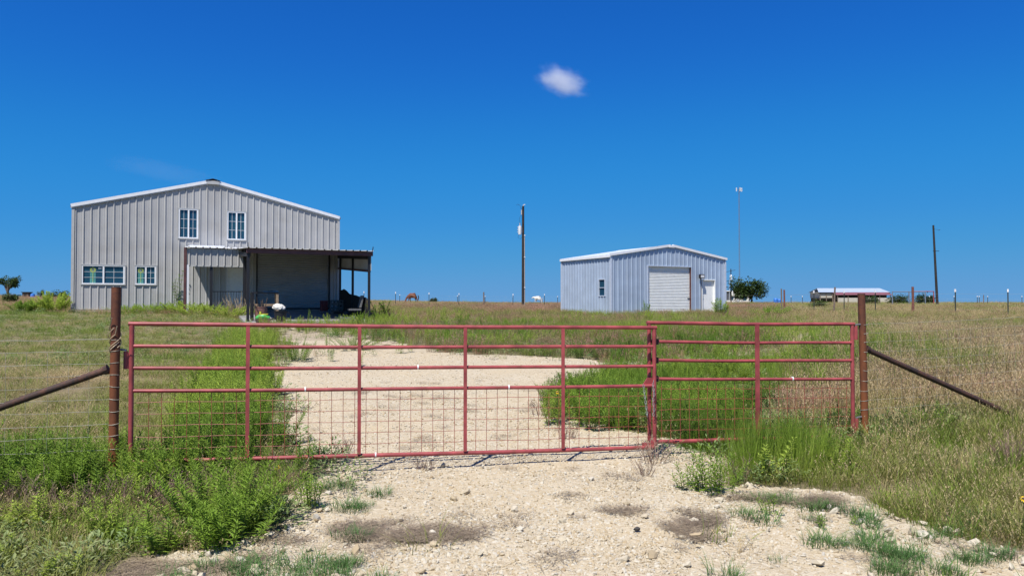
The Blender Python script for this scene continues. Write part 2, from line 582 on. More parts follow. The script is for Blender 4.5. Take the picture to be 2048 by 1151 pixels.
def zones(x, y):
    """weights of each kind of ground cover at points x, y"""
    x = np.asarray(x, float); y = np.asarray(y, float)
    k = x / np.maximum(y, .5)
    n1 = fbm(x, y, 2.6, 20); n2 = fbm(x, y, 1.1, 21); n3 = fbm(x, y, 6.5, 22)
    W = {t: np.zeros(x.shape) for t in ("green", "fresh", "dry", "red", "weed", "forb", "dead", "bermuda")}
    edge_l = np.interp(y, [4, 5, 6, 7.2, 8, 9.1, 13.1, 19.7, 28], [-2.2, -1.8, -1.7, -1.95, -2.5, -2.95, -4.25, -6.15, -9.6])
    left = x < edge_l
    right = (k > .36) | ((y < 9) & (x > 1.2))
    mid = ~left & ~right
    gate_y = 7.14 + .2225 * x               # line of the gate and fence
    # ---- left field
    near = left & (y < gate_y)
    W["green"] += np.where(near, .55, 0); W["dry"] += np.where(near, .42 * (n2 > .45), 0); W["weed"] += np.where(near, .05 + .6 * (n1 > .64), 0)
    W["forb"] += np.where(near, .10 * (n2 < .5), 0)
    lf = left & (y >= gate_y) & (y < 15)
    W["dry"] += np.where(lf, .75 * (.4 + n1), 0); W["green"] += np.where(lf, .95 * np.clip((n3 - .47) * 7, 0.08, 1) + 1.3 * np.clip((x - edge_l + 3.2) / 2, 0, 1), 0)
    lf = left & (y >= 15) & (y < 33)
    W["green"] += np.where(lf, 1.1, 0); W["dry"] += np.where(lf, .5 * (n1 > .5), 0); W["forb"] += np.where(lf, .2 * (n2 > .5), 0)
    lf = left & (y >= 33)
    W["dry"] += np.where(lf, .5, 0); W["green"] += np.where(lf, .45 * (n3 > .45), 0); W["red"] += np.where(lf, .3, 0)
    # tall weeds edging the drive, behind the gate
    strip = (x < edge_l - .08 - .5 * (y < 7.6) + (n2 - .5) * .5) & (x > edge_l - .8 - .035 * y - (n1 - .5) * 1.6) & (y > gate_y + .35) & (y < 22)
    W["weed"] += np.where(strip, 3.2, 0)
    W["fresh"] += np.where(strip & (y > 12.5), 3.0, 0)
    fl = (x < -2.75) & (x > -7.0) & (y > 5.85 + .16 * (x + 3) + (n2 - .5) * .5) & (y < gate_y + .6)
    W["weed"] += np.where(fl, 3.6, 0)
    gap = (x < -2.5) & (y > 5.45 + .16 * (x + 3)) & (y <= 5.9 + .16 * (x + 3))
    for t in ("weed", "green", "forb"): W[t] *= np.where(gap, .25, 1)
    gap = gap | ((x > -2.75) & near & (y > 5.75))
    W["dead"] += np.where(gap, .35, 0)
    # ---- middle field behind the drive
    md = mid & (y >= 20)
    W["red"] += np.where(md, .68, 0); W["dry"] += np.where(md, .25 * (n1 > .5), 0); W["green"] += np.where(md, .95 * (n3 > .44), 0); W["fresh"] += np.where(md & (y < 45), .9 * (n1 > .56), 0); W["weed"] += np.where(md & (y < 34), .5 * (n1 > .6), 0)
    md = mid & (y >= 14) & (y < 20)
    W["forb"] += np.where(md, .7, 0); W["green"] += np.where(md, .5 * (n2 > .42), 0); W["dead"] += np.where(md, .3 * (n2 < .42), 0); W["red"] += np.where(md, .4, 0)
    W["weed"] += np.where(md, .9 * (n1 > .52), 0)
    band = (y > 20.5) & (y < 28) & (x > 1.4) & (x < 10.5) & (n1 > .33)
    W["fresh"] += np.where(band, 3.2, 0)
    band = (y > 14.2) & (y < 20) & (x > 2) & (x < 8) & (n2 > .4)
    W["weed"] += np.where(band, 1.6, 0)
    band = (y > 20) & (y < 30) & (x <= 1.4) & (x > -9) & ~left
    W["forb"] += np.where(band, .9, 0); W["weed"] += np.where(band, 1.3 * (n1 > .45), 0)
    md = mid & (y < 14)
    W["forb"] += np.where(md & ~drive_mask(x, y), .35, 0)
    # ---- right field
    rt = right & (y >= 9)
    W["dry"] += np.where(rt, 1.0, 0); W["green"] += np.where(rt, 1.0 * np.clip((n3 - .50) * 6, 0, 1) + .25, 0)
    W["fresh"] += np.where(rt & (y < 40), .8 * np.clip((n1 - .60) * 8, 0, 1), 0); W["red"] += np.where(rt, .25 * (n2 > .5), 0)
    wr = inpoly([(.48, 9.75), (1.35, 8.7), (2.4, 8.7), (3.2, 9.6), (4.9, 11.6), (6.8, 13.6), (5.4, 14.6), (1.8, 13.9), (.85, 12.2)], x + (n2 - .5), y + (n1 - .5))
    W["weed"] += np.where(wr & (n1 > .42), 3.2, 0); W["fresh"] += np.where(wr, .7, 0); W["forb"] += np.where(wr & (n2 > .5), .7, 0); W["dry"] *= np.where(wr & (x < 4.5), .25, 1)
    W["weed"] += np.where((k > .3) & (k < .5) & (y > 17) & (y < 25), 1.2 * (n1 > .45), 0)
    rn = right & (y < 9)
    W["green"] += np.where(rn, .85 + .5 * (n1 > .5), 0); W["dry"] += np.where(rn, .60 * (n2 > .45), 0); W["forb"] += np.where(rn, .35 * (n3 > .42), 0); W["fresh"] += np.where(rn, .9 * (n1 > .57), 0)
    W["dead"] += np.where(rn, .22 * (n2 < .4), 0)
    W["weed"] += np.where(rn, .9 * (n1 > .6), 0)
    fg = inpoly([(1.95, 6.75), (2.5, 6.55), (3.05, 6.85), (3.35, 7.75), (2.6, 8.1), (1.9, 7.6)], x, y)
    W["fresh"] += np.where(fg, 3.0, 0); W["weed"] += np.where(fg & (n2 > .45), 1.2, 0)
    return W


def drive_sparse(x, y):
    return drive_mask(x, y)


# ------------------------------------------------------------------ ground sheet
def axis(lo, hi, fine_lo, fine_hi, step, growth=1.13):
    a = list(np.arange(fine_lo, fine_hi + 1e-6, step))
    s = step
    while a[-1] < hi:
        s *= growth; a.append(a[-1] + s)
    s = step
    pre = []
    v = fine_lo
    while v > lo:
        s *= growth; v -= s; pre.append(v)
    return np.array(pre[::-1] + a)


def grid_mesh(name, xs, ys, zf, keep=None):
    nx, ny = len(xs), len(ys)
    X, Y = np.meshgrid(xs, ys)
    Z = zf(X, Y)
    co = np.stack([X, Y, Z], -1).reshape(-1, 3)
    i = np.arange(ny - 1)[:, None] * nx + np.arange(nx - 1)[None, :]
    q = np.stack([i, i + 1, i + nx + 1, i + nx], -1).reshape(-1, 4)
    if keep is not None:
        cx = (X[:-1, :-1] + X[1:, 1:]) / 2; cy = (Y[:-1, :-1] + Y[1:, 1:]) / 2
        q = q[keep(cx, cy).reshape(-1)]
        used = np.unique(q)
        remap = np.full(len(co), -1); remap[used] = np.arange(len(used))
        co = co[used]; q = remap[q]
    me = bpy.data.meshes.new(name)
    me.vertices.add(len(co)); me.vertices.foreach_set("co", co.astype(np.float32).ravel())
    me.loops.add(q.size); me.loops.foreach_set("vertex_index", q.astype(np.int32).ravel())
    me.polygons.add(len(q)); me.polygons.foreach_set("loop_start", np.arange(0, q.size, 4, dtype=np.int32))
    me.polygons.foreach_set("use_smooth", np.ones(len(q), bool))
    me.update(calc_edges=True)
    return me, co


def rough_ground(x, y):
    return gza(x, y) + (fbm(x, y, .8, 31) - .5) * .05 * np.clip(1.2 - y / 60, .2, 1) + (fbm(x, y, 14, 33) - .5) * .22 * sms((y - 30) / 60)


xs = axis(-4500, 4500, -16, 16, .22)
ys = axis(-120, 7000, -1, 34, .22)
me, co = grid_mesh("ground", xs, ys, rough_ground)
COLS = {"green": (.105, .135, .035), "fresh": (.12, .19, .03), "dry": (.27, .205, .115), "red": (.20, .135, .085), "weed": (.06, .11, .02),
        "forb": (.16, .17, .09), "dead": (.16, .11, .085), "bermuda": (.08, .11, .04)}
w = zones(co[:, 0], co[:, 1])
far = sms((co[:, 1] - 25) / 60)
soil = np.array((.20, .155, .10))
acc = np.zeros((len(co), 3)); tot = np.full(len(co), 1e-6)
for t, c in COLS.items():
    acc += w[t][:, None] * np.array(c); tot += w[t]
acc = acc / tot[:, None]
gcol = acc * (.45 + .5 * far)[:, None] + soil * (.5 - .45 * far)[:, None]
ca = me.color_attributes.new("cover", "FLOAT_COLOR", "POINT")
ca.data.foreach_set("color", np.concatenate([gcol, np.ones((len(co), 1))], 1).astype(np.float32).ravel())
m, nt, b = newmat("field_soil")
at = nd(nt, "ShaderNodeAttribute", attribute_name="cover")
f, n = noise_fac(nt, 3.0, 8, lo=.3, hi=.7, rough=.7)
f2, n2 = noise_fac(nt, 28.0, 6, lo=.3, hi=.7)
c = mixc(nt, f, at.outputs["Color"], mixc(nt, .4, at.outputs["Color"], (.10, .085, .05)))
c = mixc(nt, f2, c, mixc(nt, .5, c, (.28, .22, .14)))
nt.links.new(c, b.inputs["Base Color"])
b.inputs["Roughness"].default_value = 1.0
b.inputs["Specular IOR Level"].default_value = .1
bp = nd(nt, "ShaderNodeBump"); bp.inputs["Strength"].default_value = .6; bp.inputs["Distance"].default_value = .05
nt.links.new(n2.outputs["Fac"], bp.inputs["Height"]); nt.links.new(bp.outputs[0], b.inputs["Normal"])
g = link_mesh("ground", me, m)
tag(g, "flat pasture ground running to the horizon", "ground", kind="structure")

# crushed limestone drive, a sheet lying on the ground
xs = np.arange(-11, 16.5, .085); ys = np.concatenate([np.arange(-7, 3, .3), np.arange(3, 12, .07), np.arange(12, 31, .12)])
me, co = grid_mesh("gravel_drive", xs, ys, lambda x, y: rough_ground(x, y) + .007 + (vnoise(x, y, .35, 40) - .5) * .006, drive_mask)
th = thatch(co[:, 0], co[:, 1]).astype(float)
fade = np.clip((co[:, 1] - 15) / 12, 0, .5) * (fbm(co[:, 0], co[:, 1], 1.2, 44) > .45)
th = np.maximum(th * np.clip(1.6 * fbm(co[:, 0], co[:, 1], .2, 91) - .22, 0, .9), fade)
a = me.attributes.new("thatch", "FLOAT", "POINT"); a.data.foreach_set("value", th.astype(np.float32))
m, nt, b = newmat("crushed_limestone")
tc = nd(nt, "ShaderNodeTexCoord")
vo = nd(nt, "ShaderNodeTexVoronoi"); vo.inputs["Scale"].default_value = 34
vo2 = nd(nt, "ShaderNodeTexVoronoi"); vo2.inputs["Scale"].default_value = 85
for q in (vo, vo2):
    nt.links.new(tc.outputs["Object"], q.inputs["Vector"])
rp = nd(nt, "ShaderNodeValToRGB")
cr = rp.color_ramp
cr.elements[0].position = 0; cr.elements[0].color = (.33, .265, .175, 1)
cr.elements[1].position = 1; cr.elements[1].color = (.55, .50, .40, 1)
e = cr.elements.new(.45); e.color = (.46, .395, .29, 1)
sx = nd(nt, "ShaderNodeSeparateColor")
nt.links.new(vo.outputs["Color"], sx.inputs[0]); nt.links.new(sx.outputs[0], rp.inputs[0])
sx2 = nd(nt, "ShaderNodeSeparateColor"); nt.links.new(vo2.outputs["Color"], sx2.inputs[0])
c = mixc(nt, .35, rp.outputs[0], mixc(nt, sx2.outputs[1], (.40, .32, .20), (.62, .55, .42)))
f, n = noise_fac(nt, 1.1, 6, lo=.35, hi=.68)
c = mixc(nt, f, c, mixc(nt, .5, c, (.50, .40, .25)))
f3, n3 = noise_fac(nt, 260, 3, lo=.3, hi=.7)
c = mixc(nt, f3, mixc(nt, .25, c, (.25, .19, .11)), c)
at = nd(nt, "ShaderNodeAttribute", attribute_name="thatch")
f4, n4 = noise_fac(nt, 30, 6, lo=.3, hi=.7, rough=.75)
tm = nd(nt, "ShaderNodeMath", operation="MULTIPLY_ADD"); tm.inputs[1].default_value = 1.6
nt.links.new(at.outputs["Fac"], tm.inputs[0])
tn_ = nd(nt, "ShaderNodeMath", operation="MULTIPLY_ADD"); tn_.inputs[1].default_value = 1.5; tn_.inputs[2].default_value = -1.2
nt.links.new(f4, tn_.inputs[0]); nt.links.new(tn_.outputs[0], tm.inputs[2])
tm.use_clamp = True
c = mixc(nt, tm.outputs[0], c, (.15, .11, .08))
nt.links.new(c, b.inputs["Base Color"])
b.inputs["Roughness"].default_value = .95; b.inputs["Specular IOR Level"].default_value = .15
bp = nd(nt, "ShaderNodeBump"); bp.inputs["Strength"].default_value = .55; bp.inputs["Distance"].default_value = .010
ad = nd(nt, "ShaderNodeMath", operation="ADD")
nt.links.new(vo.outputs["Distance"], ad.inputs[0]); nt.links.new(vo2.outputs["Distance"], ad.inputs[1])
inv = nd(nt, "ShaderNodeMath", operation="MULTIPLY"); inv.inputs[1].default_value = -1
nt.links.new(ad.outputs[0], inv.inputs[0]); nt.links.new(inv.outputs[0], bp.inputs["Height"])
nt.links.new(bp.outputs[0], b.inputs["Normal"])
g = link_mesh("gravel_drive", me, m)
tag(g, "cream crushed limestone drive running through the gate", "drive", kind="structure")


# ------------------------------------------------------------------ ribbed sheet metal
def ribbed(mb, O, U, V, N, a0, a1, bot, top, holes=(), pitch=.307, phase=0.0, ribh=.040, w0=.095, w1=.03):
    """trapezoid-ribbed sheet: point = O + U*a + V*b + N*height(a)"""
    O, U, V, N = Vector(O), Vector(U), Vector(V), Vector(N)
    br = {round(a0, 5): None, round(a1, 5): None}
    k0 = int(math.floor((a0 - phase) / pitch)) - 1; k1 = int(math.ceil((a1 - phase) / pitch)) + 1
    for k in range(k0, k1 + 1):
        cc = phase + k * pitch
        for d in (-w0 / 2, -w1 / 2, w1 / 2, w0 / 2):
            if a0 < cc + d < a1: br[round(cc + d, 5)] = None
        for d in (.33, .67):
            for e in (-.016, 0, .016):
                if a0 < cc + d * pitch + e < a1: br[round(cc + d * pitch + e, 5)] = None
    for (h0, h1, z0, z1) in holes:
        for h in (h0, h1):
            if a0 < h < a1: br[round(h, 5)] = None

    def hgt(a):
        t = (a - phase) / pitch
        d = abs(t - round(t)) * pitch
        if d <= w1 / 2 + 1e-6: return ribh
        if d < w0 / 2: return ribh * (w0 / 2 - d) / (w0 / 2 - w1 / 2)
        fr = (t - math.floor(t))
        for q in (.33, .67):
            dd = abs(fr - q) * pitch
            if dd < .016: return .005 * (1 - dd / .016)
        return 0.0
    A = sorted(br)
    for i in range(len(A) - 1):
        p, q = A[i], A[i + 1]
        mid = (p + q) / 2
        cuts = sorted((z0, z1) for (h0, h1, z0, z1) in holes if h0 <= mid <= h1)
        iv = []
        lo = None
        for (z0, z1) in cuts:
            iv.append((lo, z0)); lo = z1
        iv.append((lo, None))
        for (l, h) in iv:
            l0 = bot(p) if l is None else l; l1 = bot(q) if l is None else l
            h0 = top(p) if h is None else h; h1 = top(q) if h is None else h
            if h0 - l0 < 1e-4 and h1 - l1 < 1e-4: continue
            P = O + U * p + N * hgt(p); Q = O + U * q + N * hgt(q)
            mb.quad(P + V * l0, Q + V * l1, Q + V * h1, P + V * h0)


X, Yv, Zv = Vector((1, 0, 0)), Vector((0, 1, 0)), Vector((0, 0, 1))


def window(parent, x0, x1, z0, z1, y, cols, rows, gl=None, sticker=False):
    """two-sash slider with white frame and grid; frame > panes and bars"""
    fw = .047
    fr = MB()
    fr.box(x0, x1, y - .035, y + .05, z0, z0 + fw); fr.box(x0, x1, y - .035, y + .05, z1 - fw, z1)
    fr.box(x0, x0 + fw, y - .033, y + .05, z0 + fw, z1 - fw); fr.box(x1 - fw * 1.3, x1, y - .033, y + .05, z0 + fw, z1 - fw)
    xm = (x0 + x1) / 2
    fr.box(xm - .035, xm + .035, y - .028, y + .05, z0 + fw, z1 - fw)
    fo = fr.build("window", M["frame_white"], parent)
    for k, (p, q) in enumerate(((x0 + fw, xm - .035), (xm + .035, x1 - fw * 1.3))):
        pn = MB(); pn.box(p - .01, q + .01, y + .025, y + .032, z0 + fw - .01, z1 - fw + .01)
        pn.build("pane", M["glass"], fo)
        gb = MB()
        for i in range(1, cols):
            xx = p + (q - p) * i / cols
            gb.box(xx - .0065, xx + .0065, y + .012, y + .0235, z0 + fw, z1 - fw)
        for j in range(1, rows):
            zz = z0 + fw + (z1 - z0 - 2 * fw) * j / rows
            gb.box(p, q, y + .014, y + .0225, zz - .0065, zz + .0065)
        gb.build("grid_bar", M["frame_white"], fo)
    tr = MB()
    tr.box(x0 - .045, x1 + .045, y - .045, y - .004, z1, z1 + .04)
    tr.box(x0 - .045, x1 + .045, y - .05, y - .004, z0 - .04, z0)
    tr.box(x0 - .045, x0, y - .04, y - .004, z0, z1); tr.box(x1, x1 + .045, y - .04, y - .004, z0, z1)
    tr.build("window_trim", M["trim_grey"], fo)
    if sticker:
        s = MB(); cx = x0 + fw + (xm - .035 - x0 - fw) * .5; cz = z1 - .22
        n = 12
        for i in range(n):
            a = 2 * math.pi * i / n; a2 = a + .22; a0 = a - .22
            rr = .13
            s.quad((cx + .06 * math.cos(a0), y + .0105, cz + .06 * math.sin(a0)), (cx + rr * math.cos(a0 + .1), y + .0105, cz + rr * math.sin(a0 + .1)),
                   (cx + rr * math.cos(a2 - .1), y + .0105, cz + rr * math.sin(a2 - .1)), (cx + .06 * math.cos(a2), y + .0105, cz + .06 * math.sin(a2)))
        s.box(cx - .008, cx + .008, y + .008, y + .0105, z0 + .1, cz - .06)
        so = s.build("sun_sticker", M["sticker_yellow"], fo)
        cu = MB()
        w2 = .12
        for i in range(5):
            xa = cx - w2 + i * 2 * w2 / 5
            cu.box(xa, xa + .035, y + .0235, y + .0245, z0 + fw, cz - .1)
        cu.build("curtain", M["sticker_pale"], fo)
        if x1 - x0 > 1.2:
            pp = MB(); pp.box(xm - .22, xm - .09, y + .008, y + .011, z1 - .17, z1 - .10); pp.build("paper_note", M["paper"], fo)
    return fo


def roll_curtain(x0, x1, z0, z1, y, pitch=.085):
    mb = MB()
    n = int((z1 - z0) / pitch)
    p = (z1 - z0) / n
    prof = []
    for i in range(n):
        z = z0 + i * p
        prof += [(z, 0), (z + p * .18, .0), (z + p * .3, -.024), (z + p * .72, -.030), (z + p * .95, -.006)]
    prof.append((z1, 0))
    for (za, ya), (zb, yb) in zip(prof[:-1], prof[1:]):
        mb.quad((x0, y + ya, za), (x1, y + ya, za), (x1, y + yb, zb), (x0, y + yb, zb))
    mb.box(x0, x1, y + .005, y + .03, z0, z1)
    return mb


# ------------------------------------------------------------------ big grey shop building
T = thing("metal_building", "tall grey ribbed metal building with four windows and white roof trim", "building", BA, B_ANG)
EH, RH, RX = 4.86, 6.38, 6.04
topf = lambda a: (EH + (RH - EH) * a / RX if a <= RX else EH + (RH - EH) * (BW - a) / (BW - RX)) - .01
WINS = [(4.5, 5.37, 3.53, 4.97), (6.73, 7.6, 3.53, 4.94), (.38, 2.16, 1.23, 2.12), (2.62, 3.51, 1.23, 2.12)]
RD = (8.12, 11.85, 0.0, 3.06)
WD = (6.72, 7.63, .0, 2.12)
holes = [RD, WD] + WINS
a = 0.0
npan = 13
PP = BW / (npan * 3)
for i in range(npan):
    mb = MB()
    ribbed(mb, (0, 0, 0), X, Zv, -Yv, i * BW / npan, (i + 1) * BW / npan, lambda q: 0.02, topf, holes, pitch=PP, phase=PP * .35)
    mb.build("wall_panel", M["wall_grey"], T)
mb = MB()       # inner face of the front wall, then side and back walls
for (p, q, z0, z1) in ((0.03, BW - .03, 5.0, 0),):
    pass
mb = MB()
ribbed(mb, (0, BD, 0), -Yv, Zv, -X, 0, BD, lambda q: .02, lambda q: EH - .02, pitch=.307)
mb.build("side_wall", M["wall_grey"], T)
mb = MB()
ribbed(mb, (BW, 0, 0), Yv, Zv, X, 0, BD, lambda q: .02, lambda q: EH - .02, pitch=.307)
mb.build("side_wall", M["wall_grey"], T)
mb = MB()
ribbed(mb, (BW, BD, 0), -X, Zv, Yv, 0, BW, lambda q: .02, lambda q: topf(BW - q), pitch=.307)
mb.build("back_wall", M["wall_grey"], T)
mb = MB(); mb.box(-.12, BW + .12, -.15, BD + .1, -.35, 0.0); mb.build("slab", M["conc"], T)
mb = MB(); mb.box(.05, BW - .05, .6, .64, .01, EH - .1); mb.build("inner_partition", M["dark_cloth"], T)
for sgn in (0, 1):
    mb = MB()
    if sgn == 0:
        O = Vector((-.12, -.05, EH - .03)); U2 = (Vector((RX, 0, RH)) - Vector((-.0, 0, EH))).normalized(); L = (Vector((RX, 0, RH)) - Vector((0, 0, EH))).length + .12
        N2 = Vector((-U2.z, 0, U2.x)); 
        ribbed(mb, O, Yv, U2, N2, 0, BD + .24, lambda q: 0, lambda q: L, pitch=.307)
    else:
        O = Vector((BW + .12, -.05, EH - .03)); U2 = (Vector((RX, 0, RH)) - Vector((BW, 0, EH))).normalized(); L = (Vector((RX, 0, RH)) - Vector((BW, 0, EH))).length + .12
        N2 = Vector((-U2.z, 0, U2.x)); N2 = N2 if N2.z > 0 else -N2
        ribbed(mb, O, Yv, U2, N2, 0, BD + .24, lambda q: 0, lambda q: L, pitch=.307)
    mb.build("roof_sheet", M["roof_pale"], T)
for sgn in (0, 1):   # white rake trim along each gable slope
    mb = MB()
    p0 = Vector((-.09, -.06, EH + .018)) if sgn == 0 else Vector((BW + .05, -.06, EH + .018))
    p1 = Vector((RX - .16 if sgn == 0 else RX + .16, -.06, RH + .005))
    mb.bar(p0, p1, .09, .15)
    mb.build("rake_trim", M["trim_white"], T)
    mb = MB()
    mb.bar(p0 + Vector((0, .005, -.105)), p1 + Vector((0, .005, -.105)), .06, .055)
    mb.build("rake_trim_return", M["trim_grey"], T)
mb = MB(); mb.box(RX - .3, RX + .3, -.125, .1, RH - .12, RH + .05); mb.build("peak_cap", M["trim_grey"], T)
mb = MB(); mb.bar((RX - .34, BD / 2 - .05, RH + .06), (RX + .02, BD / 2 - .05, RH + .15), BD + .2, .03); mb.bar((RX - .02, BD / 2 - .05, RH + .15), (RX + .34, BD / 2 - .05, RH + .06), BD + .2, .03); mb.build("ridge_cap", M["dark_steel"], T)
for xx in (0.0, BW):
    mb = MB(); mb.box(xx - .06, xx + .06, -.06, .07, .015, EH - .08); mb.build("corner_trim", M["trim_grey"], T)
mb = MB(); mb.tube((2.9, 1.8, EH + .55), (2.9, 1.8, EH + 1.12), .055, 8); mb.build("vent_pipe", M["white"], T)
for i, (p, q, z0, z1) in enumerate(WINS):
    window(T, p, q, z0, z1, -.01, 2, 3, sticker=i >= 2)
ro = roll_curtain(RD[0] + .06, RD[1] - .06, .02, RD[3] - .05, .09, .115).build("roll_up_door", M["curtain_grey"], T)
mb = MB(); mb.box(RD[0] + .07, RD[1] - .07, .05, .1, .004, .09); mb.build("bottom_bar", M["dark_steel"], ro)
for xx in (RD[0], RD[1] - .07):
    mb = MB(); mb.box(xx, xx + .07, -.03, .13, .005, RD[3]); mb.build("door_guide", M["dark_steel"], ro)
mb = MB(); mb.box(RD[0], RD[1], -.028, .12, RD[3] - .05, RD[3] + .04); mb.build("door_head", M["trim_grey"], ro)
mb = MB(); mb.box(WD[0] + .05, WD[1] - .05, .02, .065, .03, WD[3] - .05); do = mb.build("entry_door", M["door_white"], T)
mb = MB(); mb.box(WD[0], WD[0] + .05, -.04, .08, .02, WD[3]); mb.box(WD[1] - .05, WD[1], -.04, .08, .02, WD[3]); mb.box(WD[0] + .05, WD[1] - .05, -.04, .08, WD[3] - .05, WD[3]); mb.build("door_frame", M["trim_white"], do)
mb = MB(); mb.tube((WD[1] - .12, .02, 1.0), (WD[1] - .12, -.05, 1.0), .03, 8); mb.build("door_knob", M["dark_steel"], do)

# entry porch with ribbed fascia
T = thing("entry_porch", "small lean-to porch with grey ribbed fascia beside the lower windows", "porch", BA, B_ANG)
PX0, PX1, PPJ = 4.78, 7.5, 2.1
mb = MB()
ribbed(mb, (0, -PPJ, 0), X, Zv, -Yv, PX0 + .1, PX1, lambda q: 2.1, lambda q: 2.90, pitch=.307, phase=PX0 + .2)
mb.build("fascia", M["wall_grey"], T)
mb = MB(); mb.box(PX0 + .1, PX1, -PPJ - .012, -PPJ + .04, 2.05, 2.098); mb.build("fascia_trim", M["trim_grey"], T)
mb = MB()
ribbed(mb, (PX0 + .02, -PPJ - .14, 2.93), X, Vector((0, PPJ + .13, .2)).normalized(), Vector((0, -.09, 1)).normalized(), 0, PX1 - PX0, lambda q: 0, lambda q: PPJ + .1, pitch=.307, phase=.15)
mb.build("porch_roof", M["roof_pale"], T)
mb = MB(); mb.box(PX0 + .2, PX1 - .9, -.05, -.036, 3.12, 3.2); mb.build("flashing", M["trim_white"], T)
mb = MB(); mb.box(PX0 - .04, PX0 + .08, -PPJ - .04, -PPJ + .08, -.35, 2.93); mb.build("post", M["brown_steel"], T)
mb = MB(); mb.box(PX0 + .085, PX0 + .18, -PPJ - .02, -PPJ + .05, -.3, 2.12); mb.build("post_trim", M["trim_white"], T)
mb = MB(); mb.box(5.87, 6.0, -PPJ + .05, -PPJ + .18, -.3, 2.2); mb.build("post", M["dark_steel"], T)
mb = MB(); mb.box(PX1 - .06, PX1 + .06, -PPJ - .04, -PPJ + .1, -.3, 2.9); mb.build("post", M["dark_steel"], T)
mb = MB(); mb.box(PX0 + .3, PX1 - .02, -PPJ + .1, -.17, -.34, -.02); mb.build("porch_floor", M["conc"], T)
ra = MB(); ra.box(6.0, 7.38, -PPJ + .1, -PPJ + .14, .86, .9)
ra = ra.build("railing", M["dark_steel"], T)
mb = MB(); mb.box(6.0, 7.38, -PPJ + .1, -PPJ + .14, .1, .13); mb.build("bottom_rail", M["dark_steel"], ra)
bme = MB(); bme.box(-.009, .009, -.009, .009, .13, .86); bme = bme.mesh("baluster"); bme.materials.append(M["dark_steel"])
for i in range(11):
    o = bpy.data.objects.new("baluster", bme); COL.objects.link(o); o.parent = ra; o.location = (6.1 + i * .12, -PPJ + .12, 0)

# carport in front of the roll-up door
T = thing("carport", "open dark-framed carport roof over the big roll-up door", "carport", BA, B_ANG)
CX0, CX1, CP = 7.16, 12.3, 7.4
zf, zb_ = 2.62, 3.06                       # roof height above slab at the front and at the wall


def croof(p): return zb_ + (zf - zb_) * p / CP


def cfloor(p): return -.42 * max(0, p) / CP - .02


mb = MB()
V = Vector((0, CP + .3, zb_ - zf)).normalized()
ribbed(mb, (CX0 - .1, -CP - .22, zf - .012), X, V, Vector((0, -V.z, V.y)), 0, CX1 - CX0 + .22, lambda q: 0, lambda q: CP + .245, pitch=.307, phase=.12)
mb.build("roof_sheet", M["under_sheet"], T)
mb = MB(); mb.box(CX0 - .06, CX1 + .08, -CP - .09, -CP + .03, zf - .21, zf - .02); mb.build("front_beam", M["brown_steel"], T)
for p in (5.6, 3.7, 1.8, .2):
    mb = MB(); mb.box(CX0, CX1, -p - .04, -p + .04, croof(p) - .16, croof(p) - .02); mb.build("purlin", M["dark_steel"], T)
for xx in (CX0, CX1 - .12):
    mb = MB(); mb.bar((xx + .06, -.2, croof(0.2) - .26), (xx + .06, -CP + .05, croof(CP) - .28), .1, .15); mb.build("rafter", M["dark_steel"], T)


def cpost(xx, p, top=None, w=.1):
    mb = MB(); mb.box(xx - w / 2, xx + w / 2, -p - w / 2, -p + w / 2, cfloor(p) - .1, (croof(p) - .2) if top is None else top)
    return mb.build("post", M["dark_steel"], T)


cpost(CX0 + .02, CP - .04, w=.11); cpost(CX1 - .06, CP - .04); cpost(CX1 - .06, 3.9); cpost(CX1 - .06, .75)
mb = MB(); mb.box(CX0 + .16, CX0 + .26, -PPJ - .4, -PPJ - .3, -.3, 2.7); mb.build("post", M["dark_steel"], T)
mb = MB(); mb.tube((CX0 + .02, -CP - .05, zf - .1), (CX0 + .0, -CP - .08, zf + .22), .015, 6); mb.build("stub_rod", M["dark_steel"], T)
mb = MB(); mb.tube((CX1 + .05, -CP - .05, zf - .1), (CX1 + .09, -CP - .08, zf + .2), .02, 6); mb.build("stub_rod", M["dark_steel"], T)
mb = MB()
ribbed(mb, (CX1 + .02, 0, 0), -Yv, Zv, -X, .1, CP + .02, lambda q: croof(q) - .85, lambda q: croof(q) - .03, pitch=.307)
mb.build("side_skirt", M["wall_grey"], T)
mb = MB(); mb.bar((CX1 - .03, -.1, croof(.1) - .88), (CX1 - .03, -CP, croof(CP) - .88), .07, .09); mb.build("skirt_rail", M["brown_steel"], T)
ra = MB(); ra.bar((CX1 - .06, -.75, .93), (CX1 - .06, -CP + .1, .93 + cfloor(CP)), .04, .04)
ra = ra.build("railing", M["dark_steel"], T)
mb = MB(); mb.bar((CX1 - .06, -.75, .1), (CX1 - .06, -CP + .1, .1 + cfloor(CP)), .03, .03); mb.build("bottom_rail", M["dark_steel"], ra)
bme = MB(); bme.box(-.009, .009, -.009, .009, .08, .93); bme = bme.mesh("baluster"); bme.materials.append(M["dark_steel"])
for i in range(50):
    p = .85 + i * .128
    o = bpy.data.objects.new("baluster", bme); COL.objects.link(o); o.parent = ra; o.location = (CX1 - .06, -p, cfloor(p))
mb = MB()                                    # shade cloth hung on the railing, sagging top edge
N_ = 40
for i in range(N_):
    p = .95 + i * (CP - 1.3) / N_; q = .95 + (i + 1) * (CP - 1.3) / N_
    def ct(t): return .98 + cfloor(t) +   .02 * math.sin(t * 3) + (.22 * max(0, 1 - abs(t - 1.9) / 1.6))
    mb.quad((CX1 - .10 + .012 * math.sin(p * 14), -p, cfloor(p) + .04), (CX1 - .10 + .012 * math.sin(q * 14), -q, cfloor(q) + .04), (CX1 - .09, -q, ct(q)), (CX1 - .09, -p, ct(p)))
mb.build("shade_cloth", M["dark_cloth"], T)
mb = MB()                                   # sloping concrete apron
n0 = len(mb.v)
